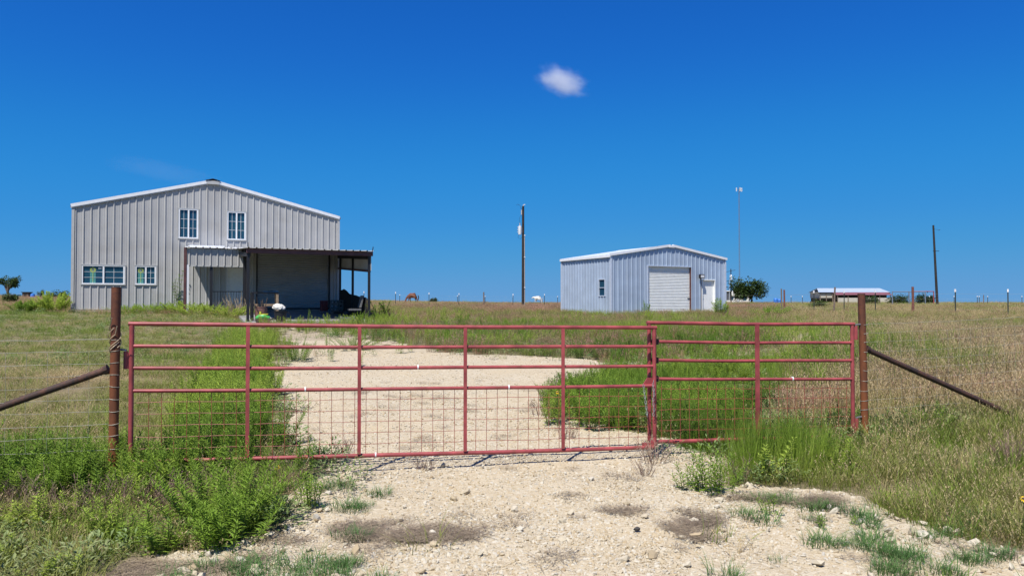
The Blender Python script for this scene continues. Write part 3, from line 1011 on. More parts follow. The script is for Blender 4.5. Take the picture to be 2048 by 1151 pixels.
y0, y1, y2 = -.16, -CP - .4, -8.3
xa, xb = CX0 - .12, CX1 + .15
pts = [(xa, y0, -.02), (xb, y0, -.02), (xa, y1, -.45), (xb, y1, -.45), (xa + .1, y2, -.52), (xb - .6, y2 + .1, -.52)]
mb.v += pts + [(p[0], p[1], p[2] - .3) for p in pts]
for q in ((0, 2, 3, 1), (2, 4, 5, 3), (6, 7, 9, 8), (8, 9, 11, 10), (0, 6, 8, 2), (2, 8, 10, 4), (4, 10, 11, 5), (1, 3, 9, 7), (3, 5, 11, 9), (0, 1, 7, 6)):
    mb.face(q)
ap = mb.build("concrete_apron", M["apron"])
ap.location = BA; ap.rotation_euler = (0, 0, B_ANG)
tag(ap, "sloping concrete slab under the carport", "slab", kind="structure")


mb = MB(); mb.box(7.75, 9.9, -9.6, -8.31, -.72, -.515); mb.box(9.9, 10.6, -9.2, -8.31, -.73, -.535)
ap = mb.build("dark_patch", M["patch_dark"])  # dark patch of unknown surface set against the apron's front edge
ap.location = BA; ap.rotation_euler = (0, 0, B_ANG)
tag(ap, "dark patch at the front of the carport slab", "ramp", kind="structure")


# ------------------------------------------------------------------ clutter under the carport
def bpos(a, p, z=None):
    v = BA + BU * a + BN * p
    return (v.x, v.y, BA.z + (cfloor(p) if z is None else z))


T = thing("work_table", "tall timber table with a blue tarp on top beside the carport post", "table", bpos(7.9, 6.6), B_ANG)
mb = MB(); mb.box(-.55, .55, -.3, .3, 1.14, 1.2); mb.build("table_top", M["dark_steel"], T)
for sx in (-.5, .5):
    for sy in (-.25, .25):
        mb = MB(); mb.box(sx - .05, sx + .05, sy - .045, sy + .045, 0, 1.139); mb.build("leg", M["wood_tan"] if sx > 0 else M["dark_steel"], T)
mb = MB(); mb.box(-.47, .47, -.27, -.235, .6, .7); mb.build("stretcher", M["wood_tan"], T)
mb = MB()
for i in range(6):
    for j in range(3):
        x0 = -.05 + i * .1; y0 = -.26 + j * .17
        h = lambda x, y: 1.215 + .06 * (vnoise(x, y, .13, 3) + .1)
        mb.quad((x0, y0, h(x0, y0)), (x0 + .1, y0, h(x0 + .1, y0)), (x0 + .1, y0 + .17, h(x0 + .1, y0 + .17)), (x0, y0 + .17, h(x0, y0 + .17)))
mb.box(-.05, .55, -.26, .25, 1.2, 1.214)
o = mb.build("folded_tarp", M["tarp"])
o.location = bpos(7.9, 6.6); o.rotation_euler = (0, 0, B_ANG)
tag(o, "pale blue tarp folded on the timber table", "tarp")

mb = MB(); mb.lathe([(.24, 0), (.3, .05), (.33, .3), (.34, .55), (.33, .62), (.35, .63), (.35, .67), (.30, .67), (.29, .5)], 20)
T = thing("brown_drum", "rusty brown open drum of sticks in front of the timber table", "drum", bpos(7.72, 7.1), 0)
T.scale = (.74, .74, .9)
mb.build("drum_body", M["barrel"], T, smooth=True)
mb = MB()
for i in range(9):
    a = random.uniform(0, 6.28); r = random.uniform(.05, .2)
    mb.tube((r * math.cos(a), r * math.sin(a), .3), (r * 2.2 * math.cos(a + .4), r * 2.2 * math.sin(a + .4), random.uniform(.85, 1.15)), .018, 5)
mb.build("stick_bundle", M["board"], T)

T = thing("garden_sprayer_cart", "green plastic garden cart with black handle at the foot of the carport post", "garden cart", bpos(7.72, 7.95), B_ANG - .3); T.scale = (.62, .62, .62)
mb = MB()
mb.path([(-.42, 0, .28), (-.2, 0, .38), (.15, 0, .4), (.42, 0, .3)], [.13, .2, .2, .12], 10); mb.build("hood", M["green_plastic"], T, smooth=True)
mb = MB(); mb.box(-.12, .34, -.12, .12, .54, .6); mb.box(-.2, -.1, -.14, .14, .54, .74); mb.build("yellow_tray", M["yellow_plastic"], T)
for sx in (-.3, .3):
    for sy in (-.2, .2):
        mb = MB(); mb.tube((sx, sy - .04, .13), (sx, sy + .04, .13), .13, 14); mb.build("wheel", M["black"], T)
mb = MB(); mb.path([(-.1, -.1, .4), (-.35, -.12, .8), (-.5, -.12, 1.15)], .018, 6); mb.path([(-.1, .1, .4), (-.35, .12, .8), (-.5, .12, 1.15)], .018, 6); mb.tube((-.5, -.12, 1.15), (-.5, .12, 1.15), .018, 6); mb.build("handle", M["black"], T)

T = thing("black_bucket", "black plastic bucket under the white sack", "bucket", bpos(8.45, 7.75), 0)
mb = MB(); mb.lathe([(.19, 0), (.24, .44), (.26, .44), (.26, .47), (.22, .47), (.17, .06)], 18); mb.build("bucket_body", M["black"], T, smooth=True)
mb = MB(); mb.path([(.24, 0, .44), (.36, .05, .36), (.42, .05, .15), (.40, .05, -.02)], .014, 6); mb.build("bail", M["black"], T)
bm = bmesh.new()
bmesh.ops.create_icosphere(bm, subdivisions=3, radius=1)
for v in bm.verts:
    nn = mnoise.noise(v.co * 2.2) * .18 + mnoise.noise(v.co * 6) * .06
    v.co *= 1 + nn
    v.co.x *= .37; v.co.y *= .3; v.co.z *= .27
    v.co.z += -.15 * v.co.x
    if v.co.z < -.15: v.co.z = -.15
me = bpy.data.meshes.new("white_sack"); bm.to_mesh(me); bm.free()
o = link_mesh("white_sack", me, M["sack"]); o.location = Vector(bpos(8.38, 7.65)) + Vector((0, 0, .60)); o.scale = (.72, .72, .6)
tag(o, "lumpy white sack slumped over the black bucket", "sack")

mb = MB(); mb.box(-.16, .16, -.16, .16, 0, .5); mb.box(-.18, .18, -.18, .18, .5, .54); mb.box(-.1, .1, -.19, -.16, .3, .36)
o = mb.build("red_box", M["red_box"]); o.location = bpos(11.35, 1.1); o.rotation_euler = (0, 0, B_ANG + .1)
tag(o, "dark red upright box beside the roll-up door", "box")
blk = MB(); blk.box(-.2, .2, -.1, .1, 0, .06); blk.box(-.2, .2, -.1, .1, .14, .2); blk.box(-.2, -.16, -.098, .098, .06, .14); blk.box(-.03, .03, -.098, .098, .06, .14); blk.box(.16, .2, -.098, .098, .06, .14)
blk = blk.mesh("concrete_block"); blk.materials.append(M["block"])
k = 0
for row in range(3):
    for j in range(2):
        o = bpy.data.objects.new("concrete_block", blk); COL.objects.link(o)
        q = bpos(11.72 + j * .42 + .03 * row, 1.75 - .02 * row)
        o.location = (q[0], q[1], q[2] + row * .202); o.rotation_euler = (0, 0, B_ANG + .05 * row)
        tag(o, ("bottom", "middle", "top")[row] + " row concrete block " + ("next to the red box", "away from the red box")[j] + " in the stack", "concrete block", "concrete blocks stacked beside the red box")
bd = MB(); bd.box(-.9, .9, -.08, .08, 0, .035); bd = bd.mesh("scrap_board"); bd.materials.append(M["board"])
for i in range(7):
    o = bpy.data.objects.new("scrap_board", bd); COL.objects.link(o)
    q = bpos(11.5 + .06 * i, 3.6 + .28 * i)
    o.location = (q[0], q[1], q[2] + .05 + .05 * (i % 4)); o.rotation_euler = (.04 * (i % 3), .05 * (i % 2), B_ANG + 1.1 + .35 * ((i * 37) % 5 - 2))
    tag(o, ("weathered board nearest the concrete blocks in the heap", "second weathered board out from the concrete blocks", "third weathered board out from the concrete blocks", "middle raised board of the heap before the shade cloth", "third weathered board back from the office chair", "second weathered board back from the office chair", "weathered board nearest the office chair in the heap")[i], "board", "scrap boards heaped under the carport")
T = thing("office_chair", "low grey office chair beside the right carport post", "chair", bpos(11.75, 6.6), B_ANG + math.pi * .5)
mb = MB(); mb.box(-.26, .26, -.26, .26, .40, .48); mb.build("seat", M["chair_grey"], T)
mb = MB(); mb.obox((.02, -.3, .8), (.23, 0, 0), (0, .035, 0), (0, -.06, .27)); mb.build("backrest", M["chair_grey"], T)
mb = MB(); mb.tube((0, 0, .08), (0, 0, .4), .03, 8); mb.bar((0, -.2, .42), (0, -.29, .62), .06, .02); mb.build("column", M["black"], T)
for i in range(5):
    a = i * 2 * math.pi / 5
    mb = MB(); mb.bar((0, 0, .1), (.3 * math.cos(a), .3 * math.sin(a), .07), .05, .04); mb.build("leg", M["black"], T)
mb = MB(); mb.box(-.3, .3, -.12, .12, 0, .16); mb.box(-.3, -.27, -.12, .12, .16, .2); mb.box(.27, .3, -.12, .12, .16, .2)
o = mb.build("low_crate", M["block"]); o.location = bpos(11.3, 7.3); o.rotation_euler = (0, 0, B_ANG + .1)
tag(o, "low pale grey crate in front of the office chair", "crate")

# ------------------------------------------------------------------ small pale-blue shop
T = thing("metal_shed", "low pale blue galvanised shed with white roll-up door", "building", SA, S_ANG)
SE, SR, SRX = 3.2, 3.83, SW / 2
stop = lambda a: (SE + (SR - SE) * a / SRX if a <= SRX else SE + (SR - SE) * (SW - a) / (SW - SRX)) - .01


def s_loc(px, z):   # position along the front wall
    return px


SRD = (2.5, 5.74, -.1, 2.70)
SWD = (6.55, 7.6, -.1, 1.99)
npan = 9
PP = SW / 27
for i in range(npan):
    mb = MB()
    ribbed(mb, (0, 0, 0), X, Zv, -Yv, i * SW / npan, (i + 1) * SW / npan, lambda q: -.1, stop, [SRD, SWD], pitch=PP, phase=PP * .55)
    mb.build("wall_panel", M["galv"], T)
SWIN = (3.74, 4.36, .98, 1.94)       # measured from the back corner along the left wall
npan = 7
PL = SD / 18
for i in range(npan):
    mb = MB()
    ribbed(mb, (0, SD, 0), -Yv, Zv, -X, i * SD / npan, (i + 1) * SD / npan, lambda q: -.1, lambda q: SE - .03, [SWIN], pitch=PL, phase=PL * .5)
    mb.build("wall_panel", M["galv"], T)
mb = MB(); ribbed(mb, (SW, 0, 0), Yv, Zv, X, 0, SD, lambda q: -.1, lambda q: SE - .03); mb.build("side_wall", M["galv"], T)
mb = MB(); ribbed(mb, (SW, SD, 0), -X, Zv, Yv, 0, SW, lambda q: -.1, lambda q: stop(SW - q)); mb.build("back_wall", M["galv"], T)
mb = MB(); mb.box(-.08, SW + .08, -.08, SD + .08, -.4, -.02); mb.build("slab", M["conc"], T)
for sgn in (0, 1):
    mb = MB()
    e = Vector((-.1, -.045, SE - .005)) if sgn == 0 else Vector((SW + .1, -.045, SE - .005))
    d = Vector((SRX, -.045, SR + .02)) - e
    L = d.length; d.normalize()
    N2 = Vector((-d.z, 0, d.x)); N2 = N2 if N2.z > 0 else -N2
    ribbed(mb, e, Yv, d, N2, 0, SD + .2, lambda q: 0, lambda q: L)
    mb.build("roof_sheet", M["galv_trim"], T)
    mb = MB()
    p0 = e + Vector((0, -.015, .03)); p1 = Vector((SRX - .1 if sgn == 0 else SRX + .1, -.06, SR + .04))
    mb.bar(p0, p1, .085, .13); mb.build("rake_trim", M["trim_white"], T)
mb = MB(); mb.bar((SRX - .22, SD / 2 - .03, SR + .015), (SRX + .01, SD / 2 - .03, SR + .062), SD + .1, .02); mb.bar((SRX - .01, SD / 2 - .03, SR + .062), (SRX + .22, SD / 2 - .03, SR + .015), SD + .1, .02); mb.box(SRX - .2, SRX + .2, -.115, -.05, SR - .07, SR + .05); mb.build("ridge_cap", M["trim_white"], T)
mb = MB(); mb.box(-.12, -.01, -.05, SD + .05, SE - .11, SE + .02); mb.build("eave_trim", M["trim_white"], T)
for (xx, yy) in ((0, 0), (SW, 0), (0, SD)):
    mb = MB(); mb.box(xx - .055, xx + .055, yy - .055, yy + .055, -.1, SE - .05); mb.build("corner_trim", M["galv_trim"], T)
ro = roll_curtain(SRD[0] + .05, SRD[1] - .05, .0, SRD[3] - .03, .11, .084).build("roll_up_door", M["door_white"], T)
mb = MB(); mb.box(SRD[0] - .03, SRD[0] + .05, -.038, .13, -.08, SRD[3] + .02); mb.box(SRD[0] + .05, SRD[1] - .05, -.038, .13, SRD[3] - .03, SRD[3] + .02); mb.build("door_frame", M["galv_trim"], ro)
mb = MB(); mb.box(SRD[1] - .05, SRD[1] - .012, -.012, .13, -.08, SRD[3] - .031); mb.build("door_jamb", M["brown_steel"], ro)
mb = MB(); mb.box(SRD[1] - .22, SRD[1] - .06, .055, .085, .86, .91); mb.build("door_latch", M["dark_steel"], ro)
mb = MB(); mb.box(SWD[0] + .05, SWD[1] - .05, .08, .12, .04, SWD[3] - .05); do = mb.build("entry_door", M["door_white"], T)
mb = MB(); mb.box(SWD[0], SWD[0] + .05, -.036, .13, .0, SWD[3]); mb.box(SWD[1] - .05, SWD[1], -.036, .13, .0, SWD[3]); mb.box(SWD[0] + .05, SWD[1] - .05, -.036, .13, SWD[3] - .05, SWD[3]); mb.build("door_frame", M["door_white"], do)
mb = MB(); mb.tube((SWD[0] + .14, .08, 1.0), (SWD[0] + .14, .02, 1.0), .03, 8); mb.build("door_knob", M["steel"], do)
mb = MB(); mb.box(-.16, .16, -.2, -.08, 0, .24); lo = mb.build("flood_light", M["black"], T, loc=(6.40, -.03, 2.04))
mb = MB(); mb.box(-.125, .125, -.206, -.2, .045, .19); mb.build("lamp_lens", M["lamp_glass"], lo)
mb = MB(); mb.box(-.04, .04, -.079, .02, .05, .15); mb.build("bracket", M["black"], lo)
mb = MB(); mb.tube((0.06, -.03, 0), (.06, -.03, -2.05), .018, 6); mb.build("conduit", M["conduit"], lo)
wy = SD - (SWIN[0] + SWIN[1]) / 2
hw = (SWIN[1] - SWIN[0]) / 2
fr = MB()
for (y0, y1, z0, z1) in ((wy - hw, wy + hw, .98, 1.03), (wy - hw, wy + hw, 1.89, 1.94), (wy - hw, wy - hw + .05, 1.03, 1.89), (wy + hw - .05, wy + hw, 1.03, 1.89)):
    fr.box(-.04, .05, y0, y1, z0, z1)
fr.box(-.03, .05, wy - hw + .05, wy + hw - .05, 1.44, 1.475)
fo = fr.build("window", M["galv_trim"], T)
for (z0, z1) in ((1.03, 1.44), (1.475, 1.89)):
    mb = MB(); mb.box(.01, .02, wy - hw + .05, wy + hw - .05, z0, z1); mb.build("pane", M["glass"], fo)
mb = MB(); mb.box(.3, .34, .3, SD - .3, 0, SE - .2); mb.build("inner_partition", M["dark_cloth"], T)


# ------------------------------------------------------------------ pipe gate across the drive
def lerp(a, b, t): return Vector(a) + (Vector(b) - Vector(a)) * t


def gate(name, label, A, B, zsA, zsB, uprights, name_group, up_r=.021, up_flat=False, hinge_left=True):
    """zs: heights of the rails from top to bottom at both ends"""
    T = thing(name, label, "gate", (A[0], A[1], gz(*A)))
    o3 = Vector(T.location)
    L = lambda t, k: Vector((A[0] + (B[0] - A[0]) * t, A[1] + (B[1] - A[1]) * t, zsA[k] + (zsB[k] - zsA[k]) * t)) - o3
    d = (Vector((B[0], B[1], 0)) - Vector((A[0], A[1], 0))).normalized()
    nrm = Vector((d.y, -d.x, 0))
    n = len(zsA)
    for k in range(n):
        mb = MB()
        e = .025 if k == 0 else (-.018)
        if k == n - 1: e = .0
        p0 = L(0, k) - d * e; p1 = L(1, k) + d * e
        pts = [p0 + (p1 - p0) * t + Vector((0, 0, -.006 * math.sin(math.pi * t) + .002 * math.sin(9 * t + k))) for t in np.linspace(0, 1, 14)]
        mb.path(pts, .0195 if k in (0, n - 1) else .017, 10)
        mb.build("rail", M["gate_red"], T, smooth=True)
    for t in (0, 1):
        mb = MB(); mb.path([L(t, n - 1) + Vector((0, 0, .012)), L(t, 0) - Vector((0, 0, .012))], .021, 10); mb.build("stile", M["gate_red"], T, smooth=True)
    for t in uprights:
        mb = MB()
        a_, b_ = L(t, n - 1) + Vector((0, 0, .015)), L(t, 0) - Vector((0, 0, .015))
        mb.bar(a_ + nrm * .024, b_ + nrm * .024, .032 if not up_flat else .045, .016, up=nrm)
        mb.build("upright", M["gate_red"], T)
    mb = MB()
    LL = (Vector((B[0], B[1], 0)) - Vector((A[0], A[1], 0))).length
    nv = int(LL / .1016)
    for i in range(1, nv):
        t = (i + .35) / nv
        j = random.uniform(-.004, .004)
        mb.path([L(t, n - 1) - nrm * .012 + d * j, L(t, n - 2) - nrm * .012 - d * j], .0026, 5, caps=False)
    hgt = zsA[n - 2] - zsA[n - 1]
    nh = 6
    for i in range(1, nh):
        f = i / nh
        pts = []
        for t in np.linspace(.004, .996, 20):
            pts.append(L(t, n - 1) * (1 - f) + L(t, n - 2) * f - nrm * .016 + Vector((0, 0, .004 * math.sin(t * 40 + i))))
        mb.path(pts, .0026, 5, caps=False)
    mb.build("wire_mesh", M["gate_wire"], T)
    return T, L, d, nrm


GA, GB = (-3.29, 6.41), (1.432, 7.46)
T1, L1, d1, n1_ = gate("wide_pipe_gate", "wide red pipe gate with wire mesh below, left leaf across the drive", GA, GB,
                       [1.388, 1.193, 1.003, .808, .203], [1.318, 1.131, .935, .738, .122], (.198, .399, .602, .801), None)
HA, HB = (1.392, 7.52), (3.683, 8.02)
T2, L2, d2, n2_ = gate("narrow_pipe_gate", "narrow red pipe gate leaf hung on the right rusty post", HA, HB,
                       [1.367, 1.175, .987, .80, .166], [1.338, 1.138, .948, .748, .138], (.51,), None, up_flat=True)
mb = MB()   # latch gusset and foot plate on the free end of the wide gate
p = L1(1, 3)
mb.obox(p + Vector((-.05, 0, .035)) - n1_ * .0, d1 * .055, n1_ * .006, Vector((.03, 0, .045)))
mb.build("latch_plate", M["gate_red"], T1)
p = L1(1, 4); mb = MB(); mb.obox(p + Vector((-.06, 0, .02)), d1 * .07, n1_ * .008, Vector((0, 0, .028))); mb.build("foot_plate", M["gate_red"], T1)
for k in (1, 2, 3):
    p = L2(0, k); mb = MB(); mb.obox(p + d2 * .06 + n2_ * .012, d2 * .035, n2_ * .008, Vector((0, 0, .03))); mb.build("latch_lug", M["rust_dark"], T2)
# hinges
for (TT, LLf, dd, sgn, tt, zs) in ((T1, L1, d1, -1, 0, (1.10,)), (T2, L2, d2, 1, 1, (1.27, .27))):
    for z in zs:
        p = LLf(tt, 0); p.z = z - TT.location.z
        mb = MB()
        mb.tube(p + dd * sgn * .046 + Vector((0, 0, -.1)), p + dd * sgn * .046 + Vector((0, 0, .05)), .019, 10)
        mb.obox(p + dd * sgn * .022 + Vector((0, 0, -.03)), dd * .014, n1_ * .01, Vector((0, 0, .07)))
        mb.build("hinge_sleeve", M["gate_red"], TT)
        mb = MB(); mb.path([p + dd * sgn * .046 + Vector((0, 0, -.02)), p + dd * sgn * .046 + Vector((0, 0, .062)), p + dd * sgn * .105 + Vector((0, 0, .066))], .011, 8); mb.build("hinge_pin", M["steel"], TT)
# white weld-tape marks on the rails
for (TT, LLf, t, k) in ((T1, L1, .43, 4), (T1, L1, .30, 3), (T1, L1, .51, 2), (T1, L1, .69, 3), (T2, L2, .69, 3)):
    p = LLf(t, k); dd = d1 if TT is T1 else d2
    mb = MB(); mb.tube(p - dd * .006, p + dd * .006, .0225, 10); mb.build("tie_band", M["white"], TT)
# chain holding the leaves together
T = thing("gate_chain", "galvanised chain looped round the meeting stiles of the two gates", "chain", (GB[0] - .02, GB[1] - .03, .72))
mb = MB()
pts = []
for i in range(26):
    t = i / 25
    if t < .55:
        q = Vector((.0 - .005 * math.sin(i), -.03, .06 - .62 * t))
    else:
        q = Vector((-.10 + .08 * (1 - t), -.035, -.28 + .30 * (t - .55) / .45))
    pts.append(q)
for i, q in enumerate(pts):
    ring = []
    for k in range(10):
        a = 2 * math.pi * k / 10
        l, s = .017 * math.sin(a), .0085 * math.cos(a)
        ring.append(q + (Vector((s, 0, l)) if i % 2 else Vector((.3 * s, s, l))))
    mb.path(ring, .0032, 5, caps=False, closed=True)
mb.build("chain_links", M["chain"], T)


# ------------------------------------------------------------------ rusty gate posts, braces, field fence
def gate_post(label, base, top, r, brace):
    T = thing("gate_post", label, "post", (base[0], base[1], gz(base[0], base[1])), 0, "rusty pipe posts at the gate")
    o3 = Vector(T.location)
    mb = MB()
    b0 = Vector((base[0], base[1], T.location.z - .15)) - o3
    t0 = Vector(top) - o3
    mb.path([b0 + (t0 - b0) * t for t in np.linspace(0, 1, 10)], r, 20)
    mb.build("post_pipe", M["rust"], T, smooth=True)
    mb = MB(); mb.path([t0 - Vector((0, 0, .002)), t0 + Vector((0, 0, .004))], r * 1.02, 20); mb.build("post_cap", M["rust_dark"], T)
    p0, p1 = Vector(brace[0]) - o3, Vector(brace[1]) - o3
    mb = MB(); mb.path([p0 + (p1 - p0) * t for t in np.linspace(0, 1, 12)], .03, 14); mb.build("brace_pipe", M["rust_dark"], T, smooth=True)
    dd = (p1 - p0).normalized()
    mb = MB(); mb.path([p0 - dd * .015, p0 + dd * .025], [.045, .036], 10); mb.build("weld_collar", M["rust_dark"], T)
    return T


gate_post("left rusty pipe post with long brace sloping down to the left edge", (-3.40, 6.33), (-3.385, 6.33, 1.70), .0385,
          ((-3.45, 6.31, 1.0), (-6.05, 5.74, .02)))
gate_post("right rusty orange pipe post with dark brace sloping down to the right", (3.835, 8.06), (3.805, 8.06, 1.665), .0385,
          ((3.87, 8.08, 1.062), (5.95, 8.53, .19)))


def field_fence(label, P, Q, zP, zQ, wr, wrap):
    T = thing("wire_fence", label, "fence", (P[0], P[1], gz(*P)), 0, "woven wire fences beside the gate")
    o3 = Vector(T.location)
    d = Vector((Q[0] - P[0], Q[1] - P[1], 0)); L = d.length; d.normalize()
    for k in range(len(zP)):
        mb = MB()
        pts = []
        for t in np.linspace(0, 1, 24):
            z = zP[k] + (zQ[k] - zP[k]) * t - .012 * math.sin(math.pi * min(1, t * 2.5)) + .004 * math.sin(t * 60 + k * 2)
            pts.append(Vector((P[0], P[1], z)) + d * L * t - o3)
        mb.path(pts, wr if k else wr * 1.4, 5, caps=False)
        mb.build("line_wire", M["wire"], T)
    mb = MB()
    n = int(L / .152)
    for i in range(1, n):
        t = i / n
        z0 = zP[-1] + (zQ[-1] - zP[-1]) * t; z1 = zP[1] + (zQ[1] - zP[1]) * t
        p = Vector((P[0], P[1], 0)) + d * L * t - o3
        mb.path([p + Vector((0, 0, z0 - .012)), p + d * random.uniform(-.01, .01) + Vector((0, 0, (z0 + z1) / 2)), p + Vector((0, 0, z1 - .012))], wr * .72, 4, caps=False)
    mb.build("stay_wires", M["wire"], T)
    for k in range(len(zP)):
        mb = MB()
        ring = [Vector((wrap[0] + .0405 * math.cos(a), wrap[1] + .0405 * math.sin(a), zP[k] + .006 * math.sin(a + k))) - o3 for a in np.linspace(0, 2 * math.pi, 14, endpoint=False)]
        mb.path(ring, .0022, 4, caps=False, closed=True)
        mb.build("wire_wrap", M["wire"], T)
    return T


zl = [1.26, 1.16, 1.055, .954, .854, .752, .65, .54, .44, .325]
field_fence("sagging woven wire fence left of the gate", (-3.43, 6.30), (-9.2, 5.02), zl, [z + .03 for z in zl], .0018, (-3.392, 6.33))
zr = [1.336, 1.238, 1.14, 1.03, .934, .835, .727, .618, .51, .41]
field_fence("woven wire fence right of the gate", (3.86, 8.10), (9.8, 9.42), zr, [z + .22 for z in zr], .0013, (3.825, 8.06))
T = thing("wire_twist", "loose twist of dry vine and wire tied round the left rusty post", "wire tie", (-3.39, 6.33, 1.2))
mb = MB()
for i in range(7):
    a0 = random.uniform(0, 6)
    pts = [Vector((.046 * math.cos(a0 + t * 4.2) - .02 * t * (i % 2), .046 * math.sin(a0 + t * 4.2), -.06 + .16 * t + .012 * i)) for t in np.linspace(0, 1, 9)]
    if i % 3 == 0: pts.append(pts[-1] + Vector((.03, -.03, .07)))
    mb.path(pts, .0035, 5)
mb.build("vine_strands", M["twine"], T)


# ------------------------------------------------------------------ steel line posts far behind
def tpost_meshes():
    mb = MB()
    mb.box(-.022, .022, -.006, 0, -.1, 1.32); mb.box(-.004, .004, 0, .03, -.1, 1.32)
    for i in range(20): mb.box(-.008, .008, -.013, -.006, .15 + i * .055, .172 + i * .055)
    a = mb.mesh("t_post"); a.materials.append(M["tpost"])
    mb = MB(); mb.box(-.026, .026, -.012, .034, 1.20, 1.36); b_ = mb.mesh("white_tip"); b_.materials.append(M["white"])
    return a, b_


TPM, TTM = tpost_meshes()
WPM = MB(); WPM.path([(0, 0, -.2), (.01, 0, .7), (0, 0, 1.52)], [.07, .065, .06], 9); WPM = WPM.mesh("wood_post")


def line_fence(label, posts, wires=4, hs=1.0, wh=1.1):
    """posts: (x, y, kind, lean) ; kind t = steel, w = timber, r = red brown"""
    T = thing("wire_fence", label, "fence", (posts[0][0], posts[0][1], gz(posts[0][0], posts[0][1])), 0, "line fences across the pasture")
    o3 = Vector(T.location)
    for (x, y, kind, lean, sz) in posts:
        p = Vector((x, y, gz(x, y))) - o3
        if kind == "t":
            o = bpy.data.objects.new("steel_post", TPM); COL.objects.link(o); o.parent = T
            q = bpy.data.objects.new("white_tip", TTM); COL.objects.link(q); q.parent = o
        else:
            me = WPM if kind == "w" else WPM.copy()
            if not me.materials: me.materials.append(M["post_wood"] if kind == "w" else M["post_rust"])
            o = bpy.data.objects.new("timber_post", me); COL.objects.link(o); o.parent = T
        o.location = p; o.rotation_euler = (0, lean, random.uniform(-.4, .4)); o.scale = (sz, sz, hs)
    for k in range(wires):
        mb = MB()
        z = .25 + k * (wh - .25) / max(1, wires - 1)
        mb.path([Vector((x, y, gz(x, y) + z)) - o3 for (x, y, *_r) in posts], .0022, 4, caps=False)
        mb.build("line_wire", M["wire"], T)
    return T


def atpx(px, y): return (px - 1024) / 1480.0 * y


line_fence("steel post fence with white tips crossing the pasture behind the buildings",
           [(32.5, 36.5, "t", 0, 1.3), (25.8, 38.5, "t", 0, 1.3), (24.15, 40.3, "t", 0, 1.3), (22.8, 42.1, "r", .0, 1.1), (21.6, 44.0, "t", 0, 1.3), (20.9, 46.6, "t", .02, 1.3), (19.3, 47.3, "t", 0, 1.3),
            (20.6, 56, "r", 0, 1.0), (13.7, 62, "t", 0, 1.25), (8.6, 68, "t", 0, 1.25), (3.25, 74, "t", 0, 1.25), (.1, 73, "t", 0, 1.25), (-2.75, 72, "w", 0, 1.0), (-5.1, 71, "t", .01, 1.25), (-7.85, 70, "t", 0, 1.25), (-10.7, 68, "t", 0, 1.25),
            (-13.4, 67, "t", 0, 1.25), (-17, 66, "t", 0, 1.25)])
line_fence("leaning timber brace posts before the far barn", [(18.9, 43.5, "w", .06, .8), (18.2, 50, "w", .0, .7)], 2)
line_fence("distant fence line at the horizon on the right",
           [(44.5, 118, "t", 0, 2), (46.5, 118.5, "t", 0, 2), (66, 117, "t", 0, 2), (67.6, 118, "t", 0, 2), (70.5, 118, "t", 0, 2), (72.3, 115, "t", 0, 2), (74.5, 118, "t", 0, 2), (75.2, 118, "w", 0, 1), (76.5, 119, "t", 0, 2), (82, 119, "t", 0, 2)], 3)
line_fence("distant fence line at the horizon near the horses",
           [(-18.5, 122, "t", 0, 2), (-9, 122, "t", 0, 2), (-4.4, 121, "t", 0, 2), (.15, 120, "t", 0, 2), (2.0, 120, "t", .0, 2), (7.4, 120, "t", 0, 2), (10, 120, "w", 0, 1)], 3)


# ------------------------------------------------------------------ utility poles and mast
def utility_pole(label, x, y, h, r0, r1, lean=0):
    T = thing("utility_pole", label, "pole", (x, y, gz(x, y)), 0)
    mb = MB(); mb.path([(lean * t * h, 0, -.2 + t * (h + .2)) for t in np.linspace(0, 1, 8)], list(np.linspace(r0, r1, 8)), 12); mb.build("pole_shaft", M["pole_wood"], T, smooth=True)
    return T


T = utility_pole("dark utility pole with grey transformer between the two buildings", 1.17, 78, 10.65, .165, .12)
mb = MB(); mb.lathe([(.17, 0), (.17, .82), (.15, .88), (.05, .92)], 14, (-.34, -.12, 7.65)); tr = mb.build("transformer", M["can_grey"], T, smooth=True)
mb = MB(); mb.tube((-.34, -.12, 8.56), (-.34, -.12, 8.85), .05, 8); mb.build("bushing", M["insul"], tr)
mb = MB(); mb.box(-.2, -.1, -.16, -.06, 7.85, 8.4); mb.build("mount_bracket", M["steel"], tr)
for z in (7.9, 8.15, 8.4):
    mb = MB(); mb.tube((-.5, -.12, z), (-.62, -.12, z), .04, 8); mb.build("terminal", M["insul"], tr)
mb = MB(); mb.tube((.17, -.08, -.1), (.15, -.08, 7.4), .045, 8); mb.build("conduit", M["conduit"], T)
for z in (2.0, 5.2, 7.5):
    mb = MB(); mb.box(.1, .23, -.18, .02, z, z + .12); mb.build("strap", M["can_grey"], T)
mb = MB(); mb.tube((-.16, -.05, 9.75), (-.16, -.05, 10.25), .06, 8); mb.build("fuse_cutout", M["insul"], T)
mb = MB(); mb.path([(-.16, -.05, 10.2), (-.3, -.05, 10.7), (-.55, -.05, 10.85), (-.7, -.05, 10.75)], .014, 5); mb.path([(-.16, -.05, 9.8), (-.38, -.05, 9.4), (-.4, -.1, 8.85)], .012, 5); mb.path([(-.4, -.1, 7.7), (-.55, -.1, 7.35), (-.3, -.1, 7.15), (-.05, -.1, 7.5)], .014, 5); mb.build("drop_wire", M["black"], T)
mb = MB(); mb.tube((.03, 0, 10.6), (.03, 0, 10.82), .05, 8); mb.tube((.0, 0, 10.78), (.22, 0, 10.82), .035, 6); mb.build("top_insulator", M["insul"], T)

